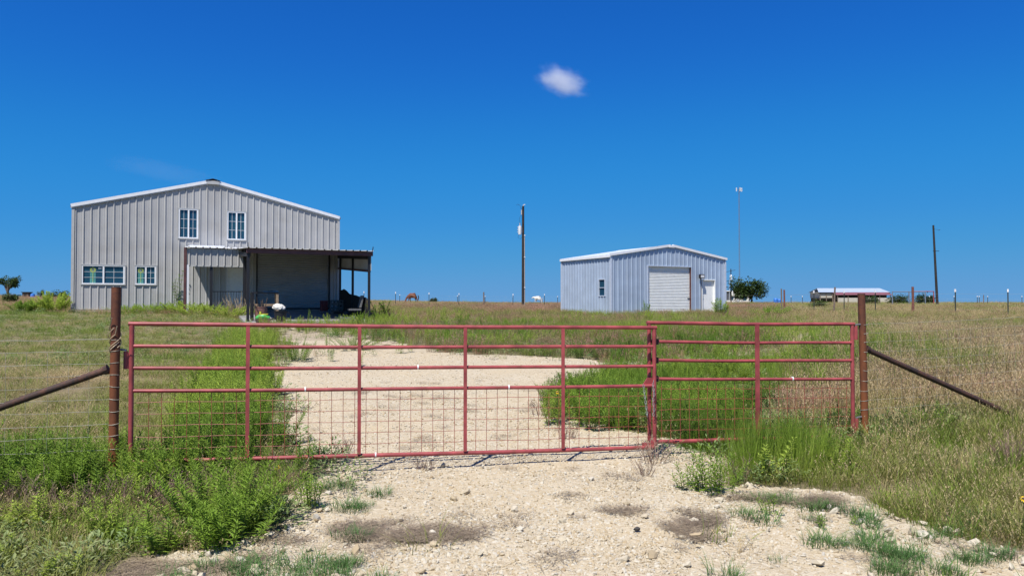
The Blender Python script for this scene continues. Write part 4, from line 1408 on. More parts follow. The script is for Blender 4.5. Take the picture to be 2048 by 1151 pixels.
T = utility_pole("bare dark utility pole leaning slightly on the right", 54.6, 95, 10.35, .165, .11, lean=-.04)
mb = MB(); mb.bar((-.4, 0, 9.9), (.35, 0, 9.72), .02, .02); mb.tube((.28, 0, 9.72), (.45, 0, 9.76), .035, 6); mb.build("insulator_arm", M["dark_steel"], T)
mb = MB(); mb.box(-.5, .3, -.03, .03, 7.0, 7.06); mb.build("step_bracket", M["dark_steel"], T)
T = utility_pole("thin far utility pole with white transformer beside the blue shed", 58.6, 198, 9.2, .16, .12)
mb = MB(); mb.lathe([(.22, 0), (.22, 1.2), (.1, 1.3)], 10, (.0, -.3, 6.3)); mb.build("transformer", M["white"], T)
mb = MB(); mb.lathe([(.2, 0), (.2, 1.0), (.1, 1.1)], 8, (.05, -.25, 4.1)); mb.build("meter_can", M["dark_steel"], T)
mb = MB(); mb.tube((-1.2, 0, 8.4), (1.2, 0, 8.9), .05, 5); mb.build("crossarm", M["pole_wood"], T)
mb = MB(); mb.tube((-.55, -.1, 0), (-.3, -.1, 7.6), .06, 5); mb.build("conduit", M["can_grey"], T)

T = thing("radio_mast", "tall thin lattice radio mast with antennas on top behind the oak", "mast", (92.3, 300, gz(92, 300)))
mb = MB()
H = 46.5
cr_ = [(.24 * math.cos(a), .24 * math.sin(a)) for a in (.5, .5 + 2.094, .5 + 4.189)]
for (x, y) in cr_: mb.tube((x, y, 0), (x, y, H), .045, 5)
for i in range(46):
    for k in range(3):
        x0, y0 = cr_[k]; x1, y1 = cr_[(k + 1) % 3]
        mb.tube((x0, y0, i * H / 46), (x1, y1, (i + 1) * H / 46), .022, 4)
mb.build("lattice", M["mast"], T)
for (x, y, w_) in ((-1.15, -.3, .18), (1.1, .2, .22), (.2, -.7, .2)):
    mb = MB(); mb.box(x - w_, x + w_, y - .15, y + .15, H - 1.2, H + .3); mb.build("antenna_panel", M["can_grey"], T)
mb = MB(); mb.bar((-1.2, -.1, H - .5), (1.2, .1, H - .5), .12, .12); mb.bar((-.5, -.4, H - 1.2), (.6, .3, H - 1.2), .12, .12); mb.build("antenna_bracket", M["mast"], T)
mb = MB(); mb.tube((.1, 0, H - .1), (.1, 0, H + .9), .06, 5); mb.build("whip", M["mast"], T)


# ------------------------------------------------------------------ far farm buildings
T = thing("pole_barn", "long low barn with pale roof and red lean-to far on the right", "barn", (79.0, 190, gz(85, 190)), -.05)
mb = MB(); mb.box(3.6, 17.2, -2.6, -2.4, 0, 1.4); mb.build("wall", M["wall_far"], T)
mb = MB(); mb.box(4.2, 17.0, .4, .6, 0, 2.8); mb.build("inner_wall", M["board"], T)
mb = MB(); mb.box(.0, .25, 0, 7, 1.4, 2.9); mb.box(.25, 3.2, 0, .15, 1.4, 2.5); mb.build("gable_wall", M["wall_far"], T)
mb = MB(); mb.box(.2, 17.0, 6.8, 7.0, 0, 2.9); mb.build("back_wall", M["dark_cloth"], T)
mb = MB(); mb.quad((-.4, -.3, 2.85), (17.6, -.3, 2.85), (16.6, 3.6, 3.95), (.6, 3.6, 3.95)); mb.quad((.6, 3.6, 3.95), (16.6, 3.6, 3.95), (17.6, 7.4, 2.85), (-.4, 7.4, 2.85))
mb.quad((-.4, -.3, 2.76), (-.4, 7.4, 2.76), (17.6, 7.4, 2.76), (17.6, -.3, 2.76)); mb.quad((-.4, -.3, 2.76), (17.6, -.3, 2.76), (17.6, -.3, 2.85), (-.4, -.3, 2.85)); mb.build("roof", M["roof_far"], T)
mb = MB(); mb.box(-.4, 17.6, -.36, -.31, 2.6, 2.82); mb.build("eave_beam", M["dark_steel"], T)
mb = MB(); mb.obox((10, -1.6, 2.46), (6.9, 0, 0), (0, 1.35, .34), (0, -.006, .03)); mb.build("lean_to_roof", M["roof_red"], T)
for i in range(6):
    mb = MB(); mb.box(3.4 + i * 2.6, 3.55 + i * 2.6, -2.8, -2.65, 0, 2.15); mb.build("post", M["post_wood"], T)
for i in range(3):
    mb = MB(); mb.box(.0 + i * 1.55, .16 + i * 1.55, -.2, -.04, 0, 2.75); mb.build("post", M["post_wood"], T)
for i in range(3):
    mb = MB(); mb.box(16.2 + i * .55, 16.3 + i * .55, -3.1, -3.0, 0, 1.7); mb.build("gate_post", M["white"], T)

for (nm, lb, xs_, y, h, mt) in (("pipe_frame", "dark pipe frame of three posts right of the far barn", (51.4, 53.65, 55.85), 100, 1.9, "mast"), ("pipe_frame", "red pipe frame right of the dark pipe frame", (54.6, 55.95), 101, 2.0, "gate_red")):
    if mt == "gate_red": xs_ = (57.4, 60.4); y = 106
    T = thing(nm, lb, "pipe frame", (xs_[0], y, gz(xs_[0], y)))
    for x in xs_:
        mb = MB(); mb.tube((x - xs_[0], 0, -.2), (x - xs_[0], 0, h), .07, 7); mb.build("post", M[mt], T)
    mb = MB(); mb.tube((-.05, 0, h - .05), (xs_[-1] - xs_[0] + .05, 0, h - .05), .06, 7); mb.build("top_rail", M[mt], T)
    if mt == "gate_red":
        for q in (.3, .7):
            mb = MB(); mb.tube(((xs_[1] - xs_[0]) * q, 0, h - .25), ((xs_[1] - xs_[0]) * q, 0, h - .05), .05, 6); mb.build("hanger", M["dark_steel"], T)

T = thing("farmhouse", "small white farmhouse with dark roof behind the oak", "house", (69.5, 240, gz(70, 240)), .1)
mb = MB(); mb.box(0, 8, 0, 7, 0, 2.4); mb.build("wall", M["house_white"], T)
mb = MB()
mb.v += [(-.4, -.4, 2.4), (8.4, -.4, 2.4), (8.4, 7.4, 2.4), (-.4, 7.4, 2.4), (1.5, 3.5, 4.1), (6.5, 3.5, 4.1)]
for q in ((0, 1, 5, 4), (1, 2, 5), (2, 3, 4, 5), (3, 0, 4), (0, 3, 2, 1)): mb.face(q)
mb.build("roof", M["house_white"], T)
for x in (1.2, 5.6):
    mb = MB(); mb.box(x, x + 1.1, -.05, .02, .9, 2.0); mb.build("window", M["glass"], T)
mb = MB(); mb.box(3.4, 4.4, -.05, .02, 0, 2.1); mb.build("door", M["door_grey"], T)
T = thing("dark_hut", "dark hut half hidden behind the right end of the blue shed", "hut", (62.6, 225, gz(62, 225)), 0)
mb = MB(); mb.box(0, 4.0, 0, 5, 0, 3.4); mb.build("wall", M["house_roof"], T)
mb = MB(); mb.box(-.2, 4.2, -.2, 5.2, 3.4, 3.65); mb.build("roof", M["house_roof"], T)
mb = MB(); mb.box(.2, 4.4, -.6, -.2, 0, .9); mb.build("low_wall", M["house_white"], T)

drum = MB(); drum.lathe([(.29, 0), (.31, .03), (.30, .3), (.315, .32), (.30, .34), (.30, .58), (.315, .6), (.30, .62), (.31, .87), (.28, .9)], 12)
drum = drum.mesh("blue_drum", True); drum.materials.append(M["blue_plastic"])
for i, (x, y, s, lb) in enumerate(((52.0, 146, 1.25, "blue plastic drum on the horizon, left of the pair right of the oak"), (52.9, 146.5, 1.1, "blue plastic drum on the horizon, right of the pair right of the oak"))):
    o = bpy.data.objects.new("blue_drum", drum); COL.objects.link(o); o.location = (x, y, gz(x, y)); o.scale = (s, s, s * .95)
    tag(o, lb, "drum", "blue drums on the horizon")
T = thing("water_tank", "bright blue water tank on the left horizon", "tank", (-58.3, 90, gz(-58.3, 90)))
mb = MB(); mb.lathe([(.24, 0), (.24, .5), (.2, .58), (.06, .62)], 14); mb.build("tank_body", M["blue_plastic"], T, smooth=True)
mb = MB(); mb.lathe([(.07, .62), (.07, .66)], 8); mb.build("tank_lid", M["black"], T)
T = thing("stock_trough", "low teal stock trough before the dark cabin on the left horizon", "trough", (-58.9, 88, gz(-58.9, 88)))
mb = MB(); mb.lathe([(.42, 0), (.46, .42), (.48, .42), (.48, .46), (.40, .46), (.38, .1)], 16); mb.build("trough_body", M["teal_plastic"], T, smooth=True)
T = thing("dark_cabin", "small dark cabin on the left horizon beside the pale bush", "cabin", (-60.3, 92, gz(-60.3, 92)), .1)
mb = MB(); mb.box(-.36, .36, -.4, .4, 0, .72); mb.build("wall", M["board"], T)
mb = MB(); mb.box(-.44, .44, -.5, .5, .72, .80); mb.build("roof", M["black"], T)
mb = MB(); mb.box(-.1, .12, -.42, -.39, 0, .5); mb.build("door", M["dark_cloth"], T)


# ------------------------------------------------------------------ plants: little source meshes
def blade(mb, base, ang, h, w, bend, seg=3, droop=0.0):
    dx, dy = math.cos(ang), math.sin(ang)
    px_, py_ = -dy, dx
    prev = None
    for i in range(seg + 1):
        t = i / seg
        off = bend * t * t
        z = h * t - droop * t * t * h
        ww = w * (1 - t) ** .7 if t < 1 else 0
        c = (base[0] + dx * off, base[1] + dy * off, base[2] + z)
        if i == seg:
            n = len(mb.v); mb.v.append(c); mb.face((prev[0], prev[1], n))
        else:
            n = len(mb.v)
            mb.v.append((c[0] - px_ * ww / 2, c[1] - py_ * ww / 2, c[2])); mb.v.append((c[0] + px_ * ww / 2, c[1] + py_ * ww / 2, c[2]))
            if prev: mb.face((prev[0], prev[1], n + 1, n))
            prev = (n, n + 1)
    return c


def leaf(mb, p, d, L, w, fold=.25):
    """pointed leaf from p along direction d"""
    p, d = Vector(p), Vector(d).normalized()
    s = d.cross(Vector((0, 0, 1)))
    if s.length < 1e-3: s = Vector((1, 0, 0))
    s.normalize()
    up = s.cross(d)
    m_ = p + d * L * .45
    tip = p + d * L - up * 0 + Vector((0, 0, -L * .12))
    n = len(mb.v)
    mb.v += [tuple(p), tuple(m_ + s * w / 2 + up * w * fold), tuple(tip), tuple(m_ - s * w / 2 + up * w * fold), tuple(m_)]
    mb.face((n, n + 4, n + 1)); mb.face((n + 4, n + 2, n + 1)); mb.face((n, n + 3, n + 4)); mb.face((n + 3, n + 2, n + 4))


def grass_clump(n, rad, h0, h1, w, bend, head=0.0, seg=3):
    mb = MB()
    for i in range(n):
        a = random.uniform(0, 6.283); r = rad * math.sqrt(random.random())
        h = random.uniform(h0, h1)
        b0 = (r * math.cos(a), r * math.sin(a), -.01)
        tip_a = a + random.uniform(-1.2, 1.2)
        mb.cur = 0
        t = blade(mb, b0, tip_a, h, w * random.uniform(.7, 1.3), bend * h * random.uniform(.2, 1.2), seg)
        if random.random() < head:
            mb.cur = 1
            dx, dy = math.cos(tip_a), math.sin(tip_a)
            for q in range(5):
                zz = t[2] - q * .022
                o = random.uniform(0, 6.28)
                b_ = Vector((t[0] - dx * q * .008, t[1] - dy * q * .008, zz))
                e = Vector((math.cos(o) * .012, math.sin(o) * .012, .024))
                s_ = Vector((-math.sin(o), math.cos(o), 0)) * .004
                mb.tri(b_ - s_, b_ + s_, b_ + e)
    return mb


def weed_clump(nst, rad, h0, h1, leafL, leafW, dens=52, lean=.25, tufts=True):
    mb = MB()
    for s_ in range(nst):
        a = random.uniform(0, 6.283); r = rad * math.sqrt(random.random())
        h = random.uniform(h0, h1)
        la = a + random.uniform(-.7, .7); ln = lean * random.uniform(.1, 1) * h
        b0 = Vector((r * math.cos(a), r * math.sin(a), -.01))
        f = lambda t: b0 + Vector((math.cos(la) * ln * t * t, math.sin(la) * ln * t * t, h * t))
        mb.cur = 1
        mb.path([f(0), f(.5), f(1)], [.0035, .003, .0015], 3, caps=False)
        mb.cur = 0
        n = int(dens * h / .5)
        for i in range(n):
            t = .12 + .88 * (i / n) ** .8
            g_ = i * 2.39996 + a
            up = .25 + .9 * t * t + random.uniform(-.25, .25)
            d = Vector((math.cos(g_), math.sin(g_), up))
            sz = (1.05 - .55 * t) * random.uniform(.75, 1.2)
            leaf(mb, f(t), d, leafL * sz, leafW * sz)
    return mb


def forb_clump(n, rad, h0, h1, L, w):
    mb = MB()
    for i in range(n):
        a = random.uniform(0, 6.283); r = rad * math.sqrt(random.random())
        p = Vector((r * math.cos(a), r * math.sin(a), random.uniform(h0, h1) * (1 - .6 * (r / rad) ** 2)))
        d = Vector((math.cos(a + random.uniform(-1, 1)), math.sin(a + random.uniform(-1, 1)), random.uniform(.1, 1.0)))
        leaf(mb, p, d, L * random.uniform(.6, 1.3), w * random.uniform(.7, 1.2))
    return mb


def dead_clump(n, rad, h0, h1):
    mb = MB()
    for i in range(n):
        a = random.uniform(0, 6.283); r = rad * math.sqrt(random.random())
        b0 = Vector((r * math.cos(a), r * math.sin(a), 0)); h = random.uniform(h0, h1)
        l = Vector((math.cos(a + random.uniform(-1, 1)) * .4 * h, math.sin(a + random.uniform(-1, 1)) * .4 * h, h))
        mb.path([b0, b0 + l * .5 + Vector((.01, 0, .01)), b0 + l], [.003, .0022, .001], 3, caps=False)
        for q in range(4):
            t = random.uniform(.4, 1); p = b0 + l * t
            g_ = random.uniform(0, 6.28)
            mb.path([p, p + Vector((math.cos(g_) * .03, math.sin(g_) * .03, .04))], [.0018, .0008], 3, caps=False)
    return mb


def straw_clump(n, rad):
    mb = MB()
    for i in range(n):
        a = random.uniform(0, 6.283); r = rad * math.sqrt(random.random())
        b0 = Vector((r * math.cos(a), r * math.sin(a), random.uniform(.002, .022)))
        g_ = random.uniform(0, 6.28); L = random.uniform(.03, .12)
        d = Vector((math.cos(g_), math.sin(g_), random.uniform(-.1, .22))) * L
        s_ = Vector((-math.sin(g_), math.cos(g_), .2)) * .0018
        mb.quad(b0 - s_, b0 + s_, b0 + d + s_ * .5, b0 + d - s_ * .5)
    return mb


def stone_mesh(seed):
    bm = bmesh.new()
    bmesh.ops.create_icosphere(bm, subdivisions=1, radius=.5)
    rr = random.Random(seed)
    for v in bm.verts:
        v.co *= rr.uniform(.68, 1.2)
        v.co.z *= .62
        v.co.x *= 1.15
    me = bpy.data.meshes.new("limestone_chip"); bm.to_mesh(me); bm.free()
    return me


def src(name, mbs, mats):
    """collection of variants (not in the scene) for scattering"""
    c = bpy.data.collections.new(name)
    for i, q in enumerate(mbs):
        me = q if isinstance(q, bpy.types.Mesh) else q.mesh(name)
        for m_ in mats: me.materials.append(m_)
        o = bpy.data.objects.new(name, me)
        c.objects.link(o)
    return c


SRC = {
    "green": src("green_tuft", [grass_clump(34, .14, .05, .22, .0055, 1.0) for _ in range(6)], [M["grass_green"]]),
    "fresh": src("fresh_tuft", [grass_clump(34, .10, .25, .58, .0055, .35) for _ in range(4)], [M["grass_fresh"]]),
    "dry": src("dry_tuft", [grass_clump(32, .14, .10, .46, .0042, .75, head=.4) for _ in range(5)], [M["grass_dry"], M["grass_head"]]),
    "red": src("red_tuft", [grass_clump(28, .14, .18, .42, .0045, .4, head=.7) for _ in range(4)], [M["grass_red"], M["red_head"]]),
    "weed": src("weed_tuft", [weed_clump(5, .10, .25, .52, .085, .017) for _ in range(5)], [M["weed"], M["weed_stem"]]),
    "forb": src("forb_tuft", [forb_clump(70, .16, .04, .17, .05, .018) for _ in range(4)], [M["forb"]]),
    "dead": src("dead_tuft", [dead_clump(9, .08, .1, .28) for _ in range(3)], [M["dead"]]),
    "bermuda": src("bermuda_tuft", [grass_clump(45, .09, .03, .09, .004, 1.4) for _ in range(3)], [M["bermuda"]]),
    "straw": src("straw_mat", [straw_clump(60, .12) for _ in range(3)], [M["straw"]]),
    "stone": src("stone", [stone_mesh(i) for i in range(6)], [M["stone"]]),
}


def scatter_group(coll):
    ng = bpy.data.node_groups.new("scatter_" + coll.name, "GeometryNodeTree")
    ng.interface.new_socket("Geometry", in_out="INPUT", socket_type="NodeSocketGeometry")
    ng.interface.new_socket("Geometry", in_out="OUTPUT", socket_type="NodeSocketGeometry")
    gi = ng.nodes.new("NodeGroupInput"); go = ng.nodes.new("NodeGroupOutput")
    ci = ng.nodes.new("GeometryNodeCollectionInfo"); ci.inputs[0].default_value = coll; ci.inputs[1].default_value = True; ci.inputs[2].default_value = True
    ip = ng.nodes.new("GeometryNodeInstanceOnPoints"); ip.inputs["Pick Instance"].default_value = True

    def na(nm, ty):
        a_ = ng.nodes.new("GeometryNodeInputNamedAttribute"); a_.data_type = ty; a_.inputs[0].default_value = nm
        return a_.outputs[0]
    ng.links.new(gi.outputs[0], ip.inputs["Points"]); ng.links.new(ci.outputs[0], ip.inputs["Instance"])
    ng.links.new(na("idx", "INT"), ip.inputs["Instance Index"])
    ng.links.new(na("rot", "FLOAT_VECTOR"), ip.inputs["Rotation"]); ng.links.new(na("scl", "FLOAT_VECTOR"), ip.inputs["Scale"])
    ng.links.new(ip.outputs[0], go.inputs[0])
    return ng


def scatter(name, kind, pts, scl, tint, label, cat, rot=None, tilt=.12):
    n = len(pts)
    me = bpy.data.meshes.new(name)
    me.vertices.add(n); me.vertices.foreach_set("co", np.asarray(pts, np.float32).ravel())
    if rot is None:
        rot = np.stack([rng.normal(0, tilt, n), rng.normal(0, tilt, n), rng.uniform(0, 6.283, n)], -1)
    for nm, ty, val in (("rot", "FLOAT_VECTOR", rot), ("scl", "FLOAT_VECTOR", scl)):
        a_ = me.attributes.new(nm, ty, "POINT"); a_.data.foreach_set("vector", np.asarray(val, np.float32).ravel())
    a_ = me.attributes.new("tint", "FLOAT", "POINT"); a_.data.foreach_set("value", np.clip(tint, 0, 1).astype(np.float32))
    a_ = me.attributes.new("idx", "INT", "POINT"); a_.data.foreach_set("value", rng.integers(0, len(SRC[kind].objects), n).astype(np.int32))
    o = bpy.data.objects.new(name, me); COL.objects.link(o)
    md = o.modifiers.new("scatter", "NODES"); md.node_group = scatter_group(SRC[kind])
    return tag(o, label, cat, kind="stuff")


# candidate points in the fan of ground that can be seen, thinning with distance
BANDS = [(3.2, 6, 130), (6, 9, 100), (9, 14, 56), (14, 20, 30), (20, 30, 18), (30, 45, 9), (45, 70, 4.2), (70, 110, 1.7), (110, 190, .55)]
px_, py_, ps_ = [], [], []
for (y0, y1, den) in BANDS:
    hw1 = .80 * y1 + 2.2
    n = int((y1 - y0) * 2 * hw1 * den)
    yy = rng.uniform(y0, y1, n); xx = rng.uniform(-hw1, hw1, n)
    ok = np.abs(xx) < .80 * yy + 2.2
    px_.append(xx[ok]); py_.append(yy[ok]); ps_.append(np.full(ok.sum(), max(1.0, math.sqrt(30.0 / den) * .74)))
PXs = np.concatenate(px_); PYs = np.concatenate(py_); PSs = np.concatenate(ps_)
ok = ~built(PXs, PYs)
dm = drive_mask(PXs, PYs)
W = zones(PXs, PYs)
tot = sum(W.values())
keep = ok & ((~dm) | (rng.random(len(PXs)) < np.where((W["weed"] > 2) & (PYs > 7.5), .6, .004 + .03 * (PYs > 16) + .10 * (PYs > 21) + .24 * (PYs > 23) + .42 * ((PXs > 2.5) & (PYs > 14)))))
keep &= rng.random(len(PXs)) < np.clip(tot, .15, 1.0)
# bare gaps
bare = (fbm(PXs, PYs, .9, 60) < .30) & (PYs < 14)
keep &= ~(bare & (rng.random(len(PXs)) < .7) & (W["weed"] < 2))
PXs, PYs, PSs = PXs[keep], PYs[keep], PSs[keep]
W = {k: v[keep] for k, v in W.items()}
names = list(W)
cum = np.cumsum(np.stack([W[k] for k in names], -1), 1)
r = rng.random(len(PXs)) * cum[:, -1]
ch = (r[:, None] > cum[:, :-1]).sum(1)
PZs = rough_ground(PXs, PYs)
INFO = {"green": ("green_grass", "short green pasture grass mixed through the field and verge", "grass"),
        "fresh": ("tall_green_grass", "tall fresh green grass standing in bands behind and before the gate", "grass"),
        "dry": ("dry_grass", "tan dry grass with seed heads filling the pasture", "grass"),
        "red": ("reddish_grass", "reddish brown seeding grass in front of the sheds", "grass"),
        "weed": ("leafy_weeds", "bright green leafy weeds edging the drive and fence", "weeds"),
        "forb": ("grey_green_weeds", "low grey green weeds round the drive", "weeds"),
        "dead": ("dead_stalks", "dead purplish brown weed stalks", "dead weeds")}
tn = fbm(PXs, PYs, 1.6, 70); tn2 = fbm(PXs, PYs, 9, 71)
edge = {"green": (.75, 1.25), "fresh": (.7, 1.1), "dry": (.7, 1.15), "red": (.75, 1.15), "weed": (.7, 1.2), "forb": (.7, 1.3), "dead": (.6, 1.2)}
gl = np.interp(PYs, [4, 5, 6, 7.2, 9.1, 13.1, 19.7, 28], [-2.2, -1.8, -1.7, -1.85, -2.8, -4.2, -6.1, -9.6])
for i, k in enumerate(names):
    if k not in INFO: continue
    q = ch == i
    n = q.sum()
    if not n: continue
    lo, hi = edge[k]
    s = rng.uniform(lo, hi, n)
    g_ = PSs[q]
    sx = s * g_
    sz = s * np.minimum(g_, 1.25)
    if k == "dry":
        sz = sz * np.where((PXs[q] < gl[q]) & (PYs[q] < 33), .36, np.interp(PYs[q], [4, 7, 10, 45, 70, 120], [.42, .6, .9, .85, .6, .45]))
    if k == "green":
        sz = sz * np.where((PXs[q] < gl[q]) & (PYs[q] < 33) & (PYs[q] > 7), .7, np.interp(PYs[q], [4, 6, 9, 60], [.75, .95, 1.2, 1.0]))
    if k == "weed":
        sz = sz * np.where(PXs[q] < -1.5, np.interp(PYs[q], [4, 5.4, 6.3, 9], [.38, .5, .85, 1.0]), np.interp(PYs[q], [5, 7.5, 9, 12], [.5, .7, .85, .7]))
    if k in ("red", "dry", "fresh"):
        sz = sz * np.interp(PYs[q], [22, 27, 33, 46, 60, 110], [1, .8, .5, .5, .7, .5])
    tint = np.clip(.5 + (tn[q] - .5) * 2.2 + (tn2[q] - .5) * 1.2 + rng.normal(0, .16, n), 0, 1)
    if k == "weed":
        tint = np.clip(tint + np.where(PXs[q] < -2.0, .34, .10), 0, 1)
    nm, lb, ct = INFO[k]
    scatter(nm, k, np.stack([PXs[q], PYs[q], PZs[q]], -1), np.stack([sx, sx, sz], -1), tint, lb, ct)

# gravel chips on the drive
pts, scl = [], []
for (y0, y1, den, s0, s1) in ((3.4, 5.6, 8000, .006, .030), (5.6, 7.6, 4500, .007, .030), (7.6, 11, 1300, .010, .032), (11, 18, 320, .013, .038)):
    hw1 = .35 * y1 + 3
    n = int((y1 - y0) * 2 * hw1 * den)
    yy = rng.uniform(y0, y1, n); xx = rng.uniform(-hw1, hw1, n)
    ok = drive_mask(xx, yy) & (~thatch(xx, yy) | (rng.random(n) < .35))
    worn = fbm(xx, yy, 1.3, 80)
    ok &= rng.random(n) < np.clip(.25 + 1.6 * (worn - .3), .15, 1)
    xx, yy = xx[ok], yy[ok]
    pts.append(np.stack([xx, yy, rough_ground(xx, yy) + .008], -1))
    scl.append(s0 + (s1 - s0) * rng.random(len(xx)) ** 5.0 * 1.25)
xx = rng.uniform(-2.7, 4.0, 1500); yy = rng.uniform(3.6, 7.2, 1500)
ok = (inpoly([(2.2, 5.6), (2.75, 5.7), (3.1, 5.0), (3.5, 4.0), (2.9, 4.0), (2.5, 5.0)], xx, yy) & (rng.random(1500) < .8)) | (inpoly([(-2.4, 4.3), (-1.6, 4.9), (-1.2, 4.5), (-1.5, 4.0), (-2.3, 3.9)], xx, yy) & (rng.random(1500) < .7)) | (drive_mask(xx, yy) & (rng.random(1500) < .06))
xx, yy = xx[ok], yy[ok]
pts.append(np.stack([xx, yy, rough_ground(xx, yy) + .024], -1)); scl.append(rng.uniform(.028, .075, len(xx)))
pts = np.concatenate(pts); scl = np.concatenate(scl)
scatter("loose_gravel", "stone", pts, scl[:, None] * rng.uniform(.75, 1.3, (len(scl), 3)), rng.beta(2.4, 1.8, len(scl)), "loose cream limestone chips lying on the drive", "gravel", tilt=.5)

# thatch of dead runners on the gravel
n = 9000
xx = rng.uniform(-2.8, 3.2, n); yy = rng.uniform(4, 6.6, n)
ok = thatch(xx, yy) & (rng.random(n) < .38 * (fbm(xx, yy, .2, 91) > .47))
x2 = rng.uniform(-2.5, 3.6, 260); y2 = rng.uniform(4, 13, 260); ok2 = drive_mask(x2, y2) & (fbm(x2, y2, .7, 88) > .56)
xx = np.concatenate([xx[ok], x2[ok2]]); yy = np.concatenate([yy[ok], y2[ok2]])
scatter("dead_thatch", "straw", np.stack([xx, yy, rough_ground(xx, yy) + .024], -1), rng.uniform(.6, 1.2, (len(xx), 1)) * np.array([[1, 1, .35]]), rng.random(len(xx)), "grey brown mats of dead runner grass on the gravel", "dead grass", tilt=.05)

# runner grass creeping on to the gravel
BER = [(2.05, 5.85, .16, 26), (2.35, 5.62, .12, 16), (2.55, 5.45, .08, 10), (2.20, 5.35, .06, 6), (2.02, 4.86, .08, 10), (2.24, 4.80, .09, 14), (2.36, 4.98, .05, 6), (2.5, 5.22, .06, 8), (2.42, 4.60, .13, 26), (2.3, 4.40, .11, 20), (2.55, 4.36, .06, 8),
       (2.86, 4.56, .10, 16), (3.0, 4.66, .07, 10), (2.72, 4.95, .05, 6), (2.95, 5.05, .06, 8), (1.75, 5.5, .06, 6), (1.25, 4.3, .06, 7), (1.82, 5.32, .04, 4), (1.6, 4.55, .03, 3),
       (-1.25, 4.35, .25, 46), (-1.75, 4.25, .3, 46), (-.95, 4.5, .08, 10), (-.72, 4.25, .05, 6), (-1.05, 5.0, .07, 8), (-1.2, 5.7, .13, 14), (-1.6, 6.3, .22, 22), (-1.05, 6.1, .07, 6), (3.35, 5.2, .22, 30), (3.2, 4.15, .2, 20)]
xx, yy = [], []
for (cx, cy, r_, n) in BER:
    n = int(n * .6)
    a = rng.uniform(0, 6.283, n); q = r_ * np.sqrt(rng.random(n))
    xx.append(cx + q * np.cos(a) * 1.3); yy.append(cy + q * np.sin(a) * .8)
xx = np.concatenate(xx); yy = np.concatenate(yy)
scatter("runner_grass", "bermuda", np.stack([xx, yy, rough_ground(xx, yy) + .02], -1), rng.uniform(.6, 1.25, (len(xx), 1)) * np.ones((1, 3)), rng.random(len(xx)), "dark green runner grass creeping over the gravel edge", "grass", tilt=.1)


# ------------------------------------------------------------------ plants one can point at
def plant(name, label, cat, x, y, mb, mats, tint, scale=1.0, group=None, dz=0.0):
    T = thing(name, label, cat, (x, y, float(rough_ground(x, y)) + dz), random.uniform(0, 6.28), group)
    T.scale = (scale,) * 3
    o = mb.build("foliage", mats, T)
    o["tint"] = tint
    return T


WM = [M["weed"], M["weed_stem"]]


def dome_weed(nst, rad, h0, h1, L=.08, w=.015, dens=60):
    """many stems fanning outwards: a rounded weed bush"""
    mb = MB()
    for s_ in range(nst):
        a = random.uniform(0, 6.283); r = rad * .55 * math.sqrt(random.random())
        q = r / (rad * .55)
        h = random.uniform(h0, h1) * (1 - .35 * q * q)
        la = a + random.uniform(-.4, .4); ln = rad * .55 * q * random.uniform(.6, 1.3)
        b0 = Vector((r * math.cos(a), r * math.sin(a), -.02))
        f = lambda t: b0 + Vector((math.cos(la) * ln * t ** 1.5, math.sin(la) * ln * t ** 1.5, h * t))
        mb.cur = 1; mb.path([f(0), f(.5), f(1)], [.004, .003, .0015], 3, caps=False)
        mb.cur = 0
        n = int(dens * h / .5)
        for i in range(n):
            t = .15 + .85 * (i / n) ** .75
            g_ = i * 2.39996 + a
            d = Vector((math.cos(g_), math.sin(g_), .2 + .9 * t * t + random.uniform(-.25, .25)))
            sz = (1.1 - .5 * t) * random.uniform(.75, 1.2)
            leaf(mb, f(t), d, L * sz, w * sz)
    return mb


plant("weed_bush", "big bright green weed bush in front of the gate's left end", "weed bush", -2.08, 5.35, dome_weed(62, .54, .30, .56, .08, .015, 74), WM, .55)
plant("weed_bush", "bright green weed bush nearest the camera on the left verge", "weed bush", -1.86, 4.92, dome_weed(40, .36, .22, .42, .08, .015, 70), WM, .5)
plant("weed_bush", "rounded yellow green weed bush left of the biggest one", "weed bush", -2.75, 5.15, dome_weed(16, .26, .18, .32, .07, .014), WM, .85)
plant("weed_plant", "small leafy weed at the left edge of the gravel", "weed", -1.55, 5.75, dome_weed(12, .2, .18, .34, .07, .013), WM, .55)
plant("weed_plant", "leafy weed standing on the right gravel edge before the narrow gate", "weed", 1.68, 6.15, dome_weed(16, .24, .3, .48), WM, .5)
plant("weed_plant", "leafy weed just left of the tall green grass before the narrow gate", "weed", 1.52, 6.35, dome_weed(9, .17, .2, .34), WM, .4)
plant("weed_plant", "small upright weed alone on the gravel on the right", "weed", 1.92, 5.52, dome_weed(6, .10, .12, .19, .05, .011, 70), WM, .45)
plant("weed_plant", "tiny weed sprout on the gravel near the right verge", "weed", 2.17, 5.2, dome_weed(4, .07, .1, .16, .045, .01, 70), WM, .35)
plant("weed_plant", "tiny weed sprout nearest the runner grass", "weed", 2.42, 5.3, dome_weed(3, .06, .08, .13, .045, .01, 70), WM, .5)
plant("round_shrub", "small rounded green shrub alone in the drive", "shrub", -4.66, 16.1, dome_weed(34, .5, .40, .58, .07, .014, 80), WM, .45)
plant("weed_plant", "weed with a yellow flower right of the drive, behind the gate", "weed", .52, 9.15, dome_weed(14, .25, .3, .5), WM, .75)
plant("weed_bush", "leafy weed bush at the right of the drive, just behind the gate", "weed bush", .98, 9.0, dome_weed(34, .45, .40, .58), WM, .45)
plant("weed_bush", "yellow green tall weeds against the left corner of the grey building", "weed bush", -21.2, 34.2, dome_weed(60, .95, .6, 1.05, .17, .05, 40), WM, .95)
plant("weed_bush", "dark green bush left of the yellow green weeds by the grey building", "weed bush", -22.2, 33.8, dome_weed(50, .8, .4, .62, .16, .05, 44), WM, .25)
